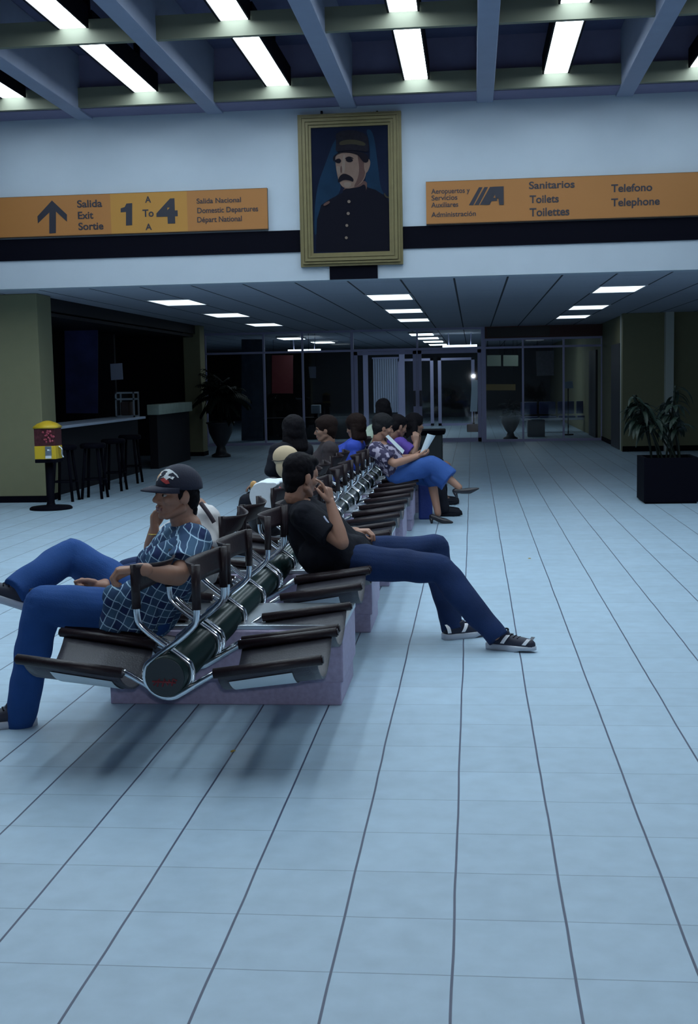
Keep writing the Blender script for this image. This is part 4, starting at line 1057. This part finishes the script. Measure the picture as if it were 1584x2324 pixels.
DKBR = mat('dark_jacket', (.022, .014, .018), .85); BLUEC = mat('bright_blue', (.018, .05, .36), .8); PURP = mat('purple_cloth', (.075, .035, .26), .8)
def simple_person(lab, d, shirt, tr, skin=SKIN2, hair=HAIR, long=0, vol=1.0, sleeve=1.8, shoes=True, hs=1.0):
    t, J = person('person', lab, d, body_vox=.008, skin=skin, shirt=shirt, trousers=tr, sleeve=sleeve, hs=hs, shirt_vox=.009)
    hair_short(J['head'], J['ax'], hs*1.04, t, mt=hair, vox=.008, long=long, vol=vol); face_parts(J['head'], J['ax'], hs, t)
    if shoes:
        for s in 'LR': a_ = J['an'+s]; shoe(t, (a_.x, a_.y, 0), J['toe'+s], BLACKC, BLACKC, laces=False)
    return t, J
# woman in black with a tan rucksack, seen from behind
d = seated(664, 980, 10.75, -1, f=(-.55, .8, 0))
d['neck'] = at(660, 1012, 10.72)
d['shL'] = at(632, 1026, 10.60); d['shR'] = at(690, 1022, 10.86); d['elL'] = at(617, 1066, 10.55); d['wrL'] = at(640, 1082, 10.9)
simple_person('woman in black seen from behind beside a tan rucksack, dark hair', d, BLACKC, BLACKC, hair=HAIR, long=.04, vol=1.15)
rk = at(646, 1046, 10.42)
t = thing('backpack', 'tan rounded rucksack on the back of the woman in black', 'backpack', (rk.x, rk.y, rk.z-.14))
b = BM(); ell(b, rk+V(.01, 0, .035), (.115, .07, .10)); ell(b, rk+V(-.005, 0, -.05), (.075, .06, .10))
remeshed('bag_body', b, mat('tan_leather', (.50, .38, .24), .6), .006, t, smooth=6)
b = BM(); tube(b, chaikin([rk+V(-.105, -.02, .005), rk+V(-.03, -.072, .0), rk+V(.06, -.068, .025), rk+V(.12, -.02, .05)]), .004, n=6); obj('seam', b, mat('seam', (.05, .035, .03), .7), t)
b = BM(); tube(b, chaikin([rk+V(-.01, -.05, -.12), rk+V(-.015, -.05, -.17), rk+V(-.012, -.03, -.25)]), .009, n=6); obj('strap', b, mat('tan_leather', (.50, .38, .24), .6), t)
# woman in profile
d = seated(738, 975, 12.35, -1, f=(-1, -.12, 0)); d['shL'] = at(748, 1022, 12.15); d['elL'] = at(745, 1062, 12.1)
simple_person('woman in a dark jacket in left profile with pinned up dark hair', d, DKBR, BLACKC, hair=HAIRB, vol=1.12)
# blue top
d = seated(806, 970, 13.45, -1, f=(-.85, .45, -.1)); d['shL'] = at(800, 1016, 13.28); d['elL'] = at(806, 1052, 13.25); d['neck'] = at(812, 1000, 13.43)
simple_person('person in bright blue top with thick dark hair, facing away left', d, BLUEC, DENIMD, hair=HAIRB, long=.02, vol=1.2)
# yellow-collared head behind: far seat
d = seated(868, 930, 15.85, -1, f=(-.5, .8, 0))
simple_person('person with high dark hair sitting at the far end of the left row', d, mat('pale_green_top', (.42, .50, .40), .8), BLACKC, hair=HAIR, long=.03, vol=1.1)
# woman reading
BLOUSE = mat('print_blouse', (.06, .05, .11), .8)
nt = BLOUSE.node_tree; tc = nt.nodes.new('ShaderNodeTexCoord'); nz = nt.nodes.new('ShaderNodeTexNoise'); nz.inputs['Scale'].default_value = 17; nz.inputs['Detail'].default_value = 1.5
cr = nt.nodes.new('ShaderNodeValToRGB'); cr.color_ramp.elements[0].position = .50; cr.color_ramp.elements[0].color = (.028, .022, .065, 1); cr.color_ramp.elements[1].position = .56; cr.color_ramp.elements[1].color = (.36, .32, .42, 1)
nt.links.new(tc.outputs['Object'], nz.inputs['Vector']); nt.links.new(nz.outputs['Fac'], cr.inputs[0]); nt.links.new(cr.outputs[0], nt.nodes['Principled BSDF'].inputs['Base Color'])
SKIRT = mat('blue_skirt', (.020, .075, .28), .85, bump=.2, bscale=40)
J = dict(pel=at(902, 1070, 13.4), neck=at(856, 1004, 13.4), head=at(870, 969, 13.38), hf=(.97, .2, -.25), hu=(.15, 0, 1),
         shR=at(852, 1022, 13.22), shL=at(862, 1014, 13.58), elR=at(895, 1052, 13.10), wrR=at(948, 1036, 13.22), elL=at(905, 1042, 13.68), wrL=at(936, 1036, 13.52),
         hdR=(1, .1, .12), hnR=(0, .6, 1), curlR=(.7, .7, .7, .7), hdL=(1, -.2, .1), hnL=(0, -.5, 1), 
         hipR=at(902, 1076, 13.30), hipL=at(904, 1072, 13.50), knR=at(984, 1056, 13.22), anR=at(1042, 1106, 13.16), knL=at(978, 1084, 13.42), anL=at(994, 1166, 13.30))
t, J = person('person', 'woman in patterned blouse and blue skirt reading papers, legs crossed, right side of the bench', J, body_vox=.007, skin=SKIN, shirt=BLOUSE, hs=1.02, sleeve=.8, shirt_vox=.008, leg_r=.92)
hair_short(J['head'], J['ax'], 1.05, t, mt=HAIRG, vox=.007, vol=1.12); face_parts(J['head'], J['ax'], 1.02, t)
b = BM(); caps(b, J['hipR'], J['knR'], .125, .105); caps(b, J['hipL'], J['knL'], .125, .10); caps(b, J['hipL'], J['hipR'], .13, .13)
e = J['knR'].lerp(J['anR'], .62); caps(b, J['knR'], e, .105, .115, flat_end=True); caps(b, J['knR']-V(.06, 0, .02), J['knL'].lerp(J['anL'], .12), .09, .08); caps(b, J['knR'].lerp(e, .5)-V(.05, 0, .06), e-V(.04, 0, .03), .08, .10, flat_end=True)
remeshed('skirt', b, SKIRT, .008, t, smooth=8, disp=.014, dscale=9)
HEEL = mat('black_pump', (.014, .012, .018), .35)
def pump(root, heelp, toep, up=V(0, 0, 1)):
    d = (toep-heelp); L = d.length; d.normalize(); u = (up-d*up.dot(d)).normalized(); s = u.cross(d)
    b = BM(); P_ = lambda a, c, w=0: heelp+d*a+u*c+s*w
    caps(b, P_(.0, .075), P_(.06, .055), .030, .028); caps(b, P_(.06, .05), P_(.15, .022), .028, .034); caps(b, P_(.15, .022), P_(L-.012, .012), .034, .012)
    o = remeshed('shoe', b, HEEL, .006, root, smooth=3)
    b = BM(); tube(b, [P_(-.005, .06), P_(-.002, .0)], [.024, .011], n=12); obj('heel', b, HEEL, o)
    return o
pump(t, atz(980, 1188, 0), atz(1029, 1188, 0))
a_ = J['anR']; pump(t, a_+V(-.02, 0, -.11), a_+V(.22, -.02, -.02), up=V(-.35, 0, 1))
p_ = thing('paper_sheets', 'white rolled papers held up by the woman in the patterned blouse', 'papers', at(955, 1026, 13.2))
PAPER = mat('white_paper', (.75, .82, .86), .7)
b = BM(); q = [at(953, 1028, 13.2), at(968, 1022, 13.25), at(988, 988, 13.35), at(970, 984, 13.2)]
n_ = (q[1]-q[0]).cross(q[3]-q[0]).normalized()*.004
N = 6; top = []; 
for k in range(N+1):
    u_ = k/N; bow = n_*(6*math.sin(PI*u_)); top.append((q[0].lerp(q[1], u_)+bow, q[3].lerp(q[2], u_)+bow))
for (a, c), (a2, c2) in zip(top, top[1:]):
    v1 = [b.verts.new(x) for x in (a, a2, c2, c)]; b.faces.new(v1).smooth = True
    v2 = [b.verts.new(x+n_) for x in (a, a2, c2, c)]; b.faces.new(v2[::-1]).smooth = True
obj('sheet', b, PAPER, p_)
b = BM(); q = [at(876, 990, 13.15), at(882, 986, 13.15), at(918, 1022, 13.1), at(914, 1030, 13.1)]; prism(b, [(v.x, v.z) for v in q], 13.08, 13.086); o = obj('paper_sheet', b, PAPER); tag(o, 'narrow white folded paper lying against the chest of the reading woman', 'papers')
# man beyond her: purple top, dark trousers and shoes
d = seated(904, 968, 14.1, 1, f=(.85, .5, -.25)); d['neck'] = at(892, 1000, 14.1)
d['shR'] = at(908, 1010, 13.92); d['shL'] = at(905, 1006, 14.28); d['elR'] = at(938, 1030, 13.88); d['wrR'] = at(944, 1006, 13.95); d['hdR'] = (0, .2, 1); d['hnR'] = (0, 1, 0)
d['elL'] = at(938, 1028, 14.2); d['wrL'] = at(948, 1006, 14.08); d['hdL'] = (0, -.2, 1); d['hnL'] = (0, -1, 0)
d['knR'] = at(985, 1062, 13.95); d['knL'] = at(985, 1060, 14.2); d['anR'] = at(1008, 1156, 13.92); d['anL'] = at(1004, 1152, 14.15); d['toeR'] = V(1, -.05, 0); d['toeL'] = V(1, 0, 0)
simple_person('man in purple shirt with clasped hands and black shoes, beyond the reading woman', d, PURP, BLACKC, sleeve=.8)
d = seated(942, 964, 15.3, 1, f=(.9, .4, 0))
simple_person('person with dark curly hair and dark clothes beyond the man in purple', d, BLACKC, BLACKC, hair=HAIR, long=.05, vol=1.15)

# ------------------------------------------------------------------ bags and small things
t = thing('seat_cloth', 'white folded cloth hung over a left seat back behind the man in black', 'cloth', (-1.40, 8.35, .73))
prof = [(p.x, p.z) for p in chaikin([(-1.365, 0, .72), (-1.49, 0, .72), (-1.505, 0, .78), (-1.50, 0, .845), (-1.475, 0, .880), (-1.42, 0, .888), (-1.33, 0, .886), (-1.32, 0, .862), (-1.362, 0, .850), (-1.365, 0, .72)], 2)][:-1]
b = BM(); rows = []
for k in range(10):
    yy = 8.125+.042*k; rows.append([b.verts.new((x+.004*math.sin(yy*50+z*40), yy, z+.003*math.sin(yy*37+x*60))) for x, z in prof])
for r0, r1 in zip(rows, rows[1:]):
    for k in range(len(r0)): b.faces.new((r0[k], r0[(k+1) % len(r0)], r1[(k+1) % len(r0)], r1[k])).smooth = True
b.faces.new(rows[0][::-1]); b.faces.new(rows[-1])
obj('cloth', b, mat('white_cloth', (.66, .72, .78), .8, bump=.2, bscale=20), t)
t = thing('backpack', 'red and black backpack on a left seat behind the white cloth', 'backpack', (-1.55, 9.05, .42))
b = BM(); ell(b, (-1.50, 9.05, .63), (.15, .17, .225)); ell(b, (-1.55, 9.0, .56), (.14, .14, .14)); remeshed('bag_body', b, mat('black_nylon', (.012, .010, .016), .6), .01, t, smooth=4)
b = BM(); ell(b, (-1.52, 8.93, .755), (.115, .085, .06)); obj('red_panel', b, mat('red_nylon', (.30, .025, .03), .6), t)
b = BM(); ell(b, (-1.625, 8.95, .80), (.028, .02, .035)); obj('orange_tag', b, mat('orange_tag', (.55, .30, .10), .6), t)
t = thing('carrier_bag', 'small white carrier bag on the left seats next to the red and black backpack', 'bag', (-1.40, 9.7, .42))
b = BM(); ell(b, (-1.43, 9.7, .60), (.07, .10, .18)); remeshed('bag_body', b, mat('white_cloth', (.66, .72, .78), .8), .01, t, smooth=2, disp=.02, dscale=16)
t = thing('shopping_bag', 'blue shopping bag standing on the floor behind the reading woman\'s leg', 'bag', (-.52, 13.75, 0))
c = atz(962, 1163, 0)
b = BM(); box(b, (c.x-.03, 13.60, 0), (c.x+.12, 13.80, .40), bev=.02); obj('bag_body', b, mat('blue_bag', (.012, .035, .22), .5, bump=.5, bscale=25), t)
b = BM(); tube(b, chaikin([(c.x, 13.70, .39), (c.x+.01, 13.70, .50), (c.x+.07, 13.70, .50), (c.x+.09, 13.70, .39)]), .008, n=6); obj('handle', b, mat('blue_bag', (.012, .035, .22), .5), t)
t = thing('litter_bin', 'large dark bin with a flat lid at the far end of the bench', 'bin', (-.95, 19.5, 0))
c0, c1 = at(1003, 1040, 19.5), at(1010, 976, 19.5)
b = BM(); box(b, (c0.x-.62, 19.5, 0), (c0.x, 20.1, c1.z-.07), bev=.015); obj('body', b, mat('dark_green_bin', (.022, .028, .032), .55), t)
b = BM(); box(b, (c0.x-.68, 19.44, c1.z-.07), (c0.x+.05, 20.16, c1.z), bev=.02); obj('lid', b, M_BLACK, t)
for (x, y), lab, r in (((528, 1706), 'small yellow scrap on the floor tiles in front of the bench', .013), ((1202, 1268), 'small yellow scrap on the open floor right of the man in black', .014)):
    p = atz(x, y, 0); b = BM(); random.seed(x)
    vv = [b.verts.new((p.x+r*random.uniform(.6, 1.3)*math.cos(k*PI/4), p.y+r*1.6*random.uniform(.5, 1.2)*math.sin(k*PI/4), random.uniform(.001, .006))) for k in range(8)]
    c = b.verts.new((p.x, p.y, .008)); [b.faces.new((c, vv[k], vv[(k+1) % 8])) for k in range(8)]
    b2 = b; o = obj('litter_scrap', b2, mat('yellow_scrap', (.40, .26, .02), .6)); tag(o, lab, 'litter')
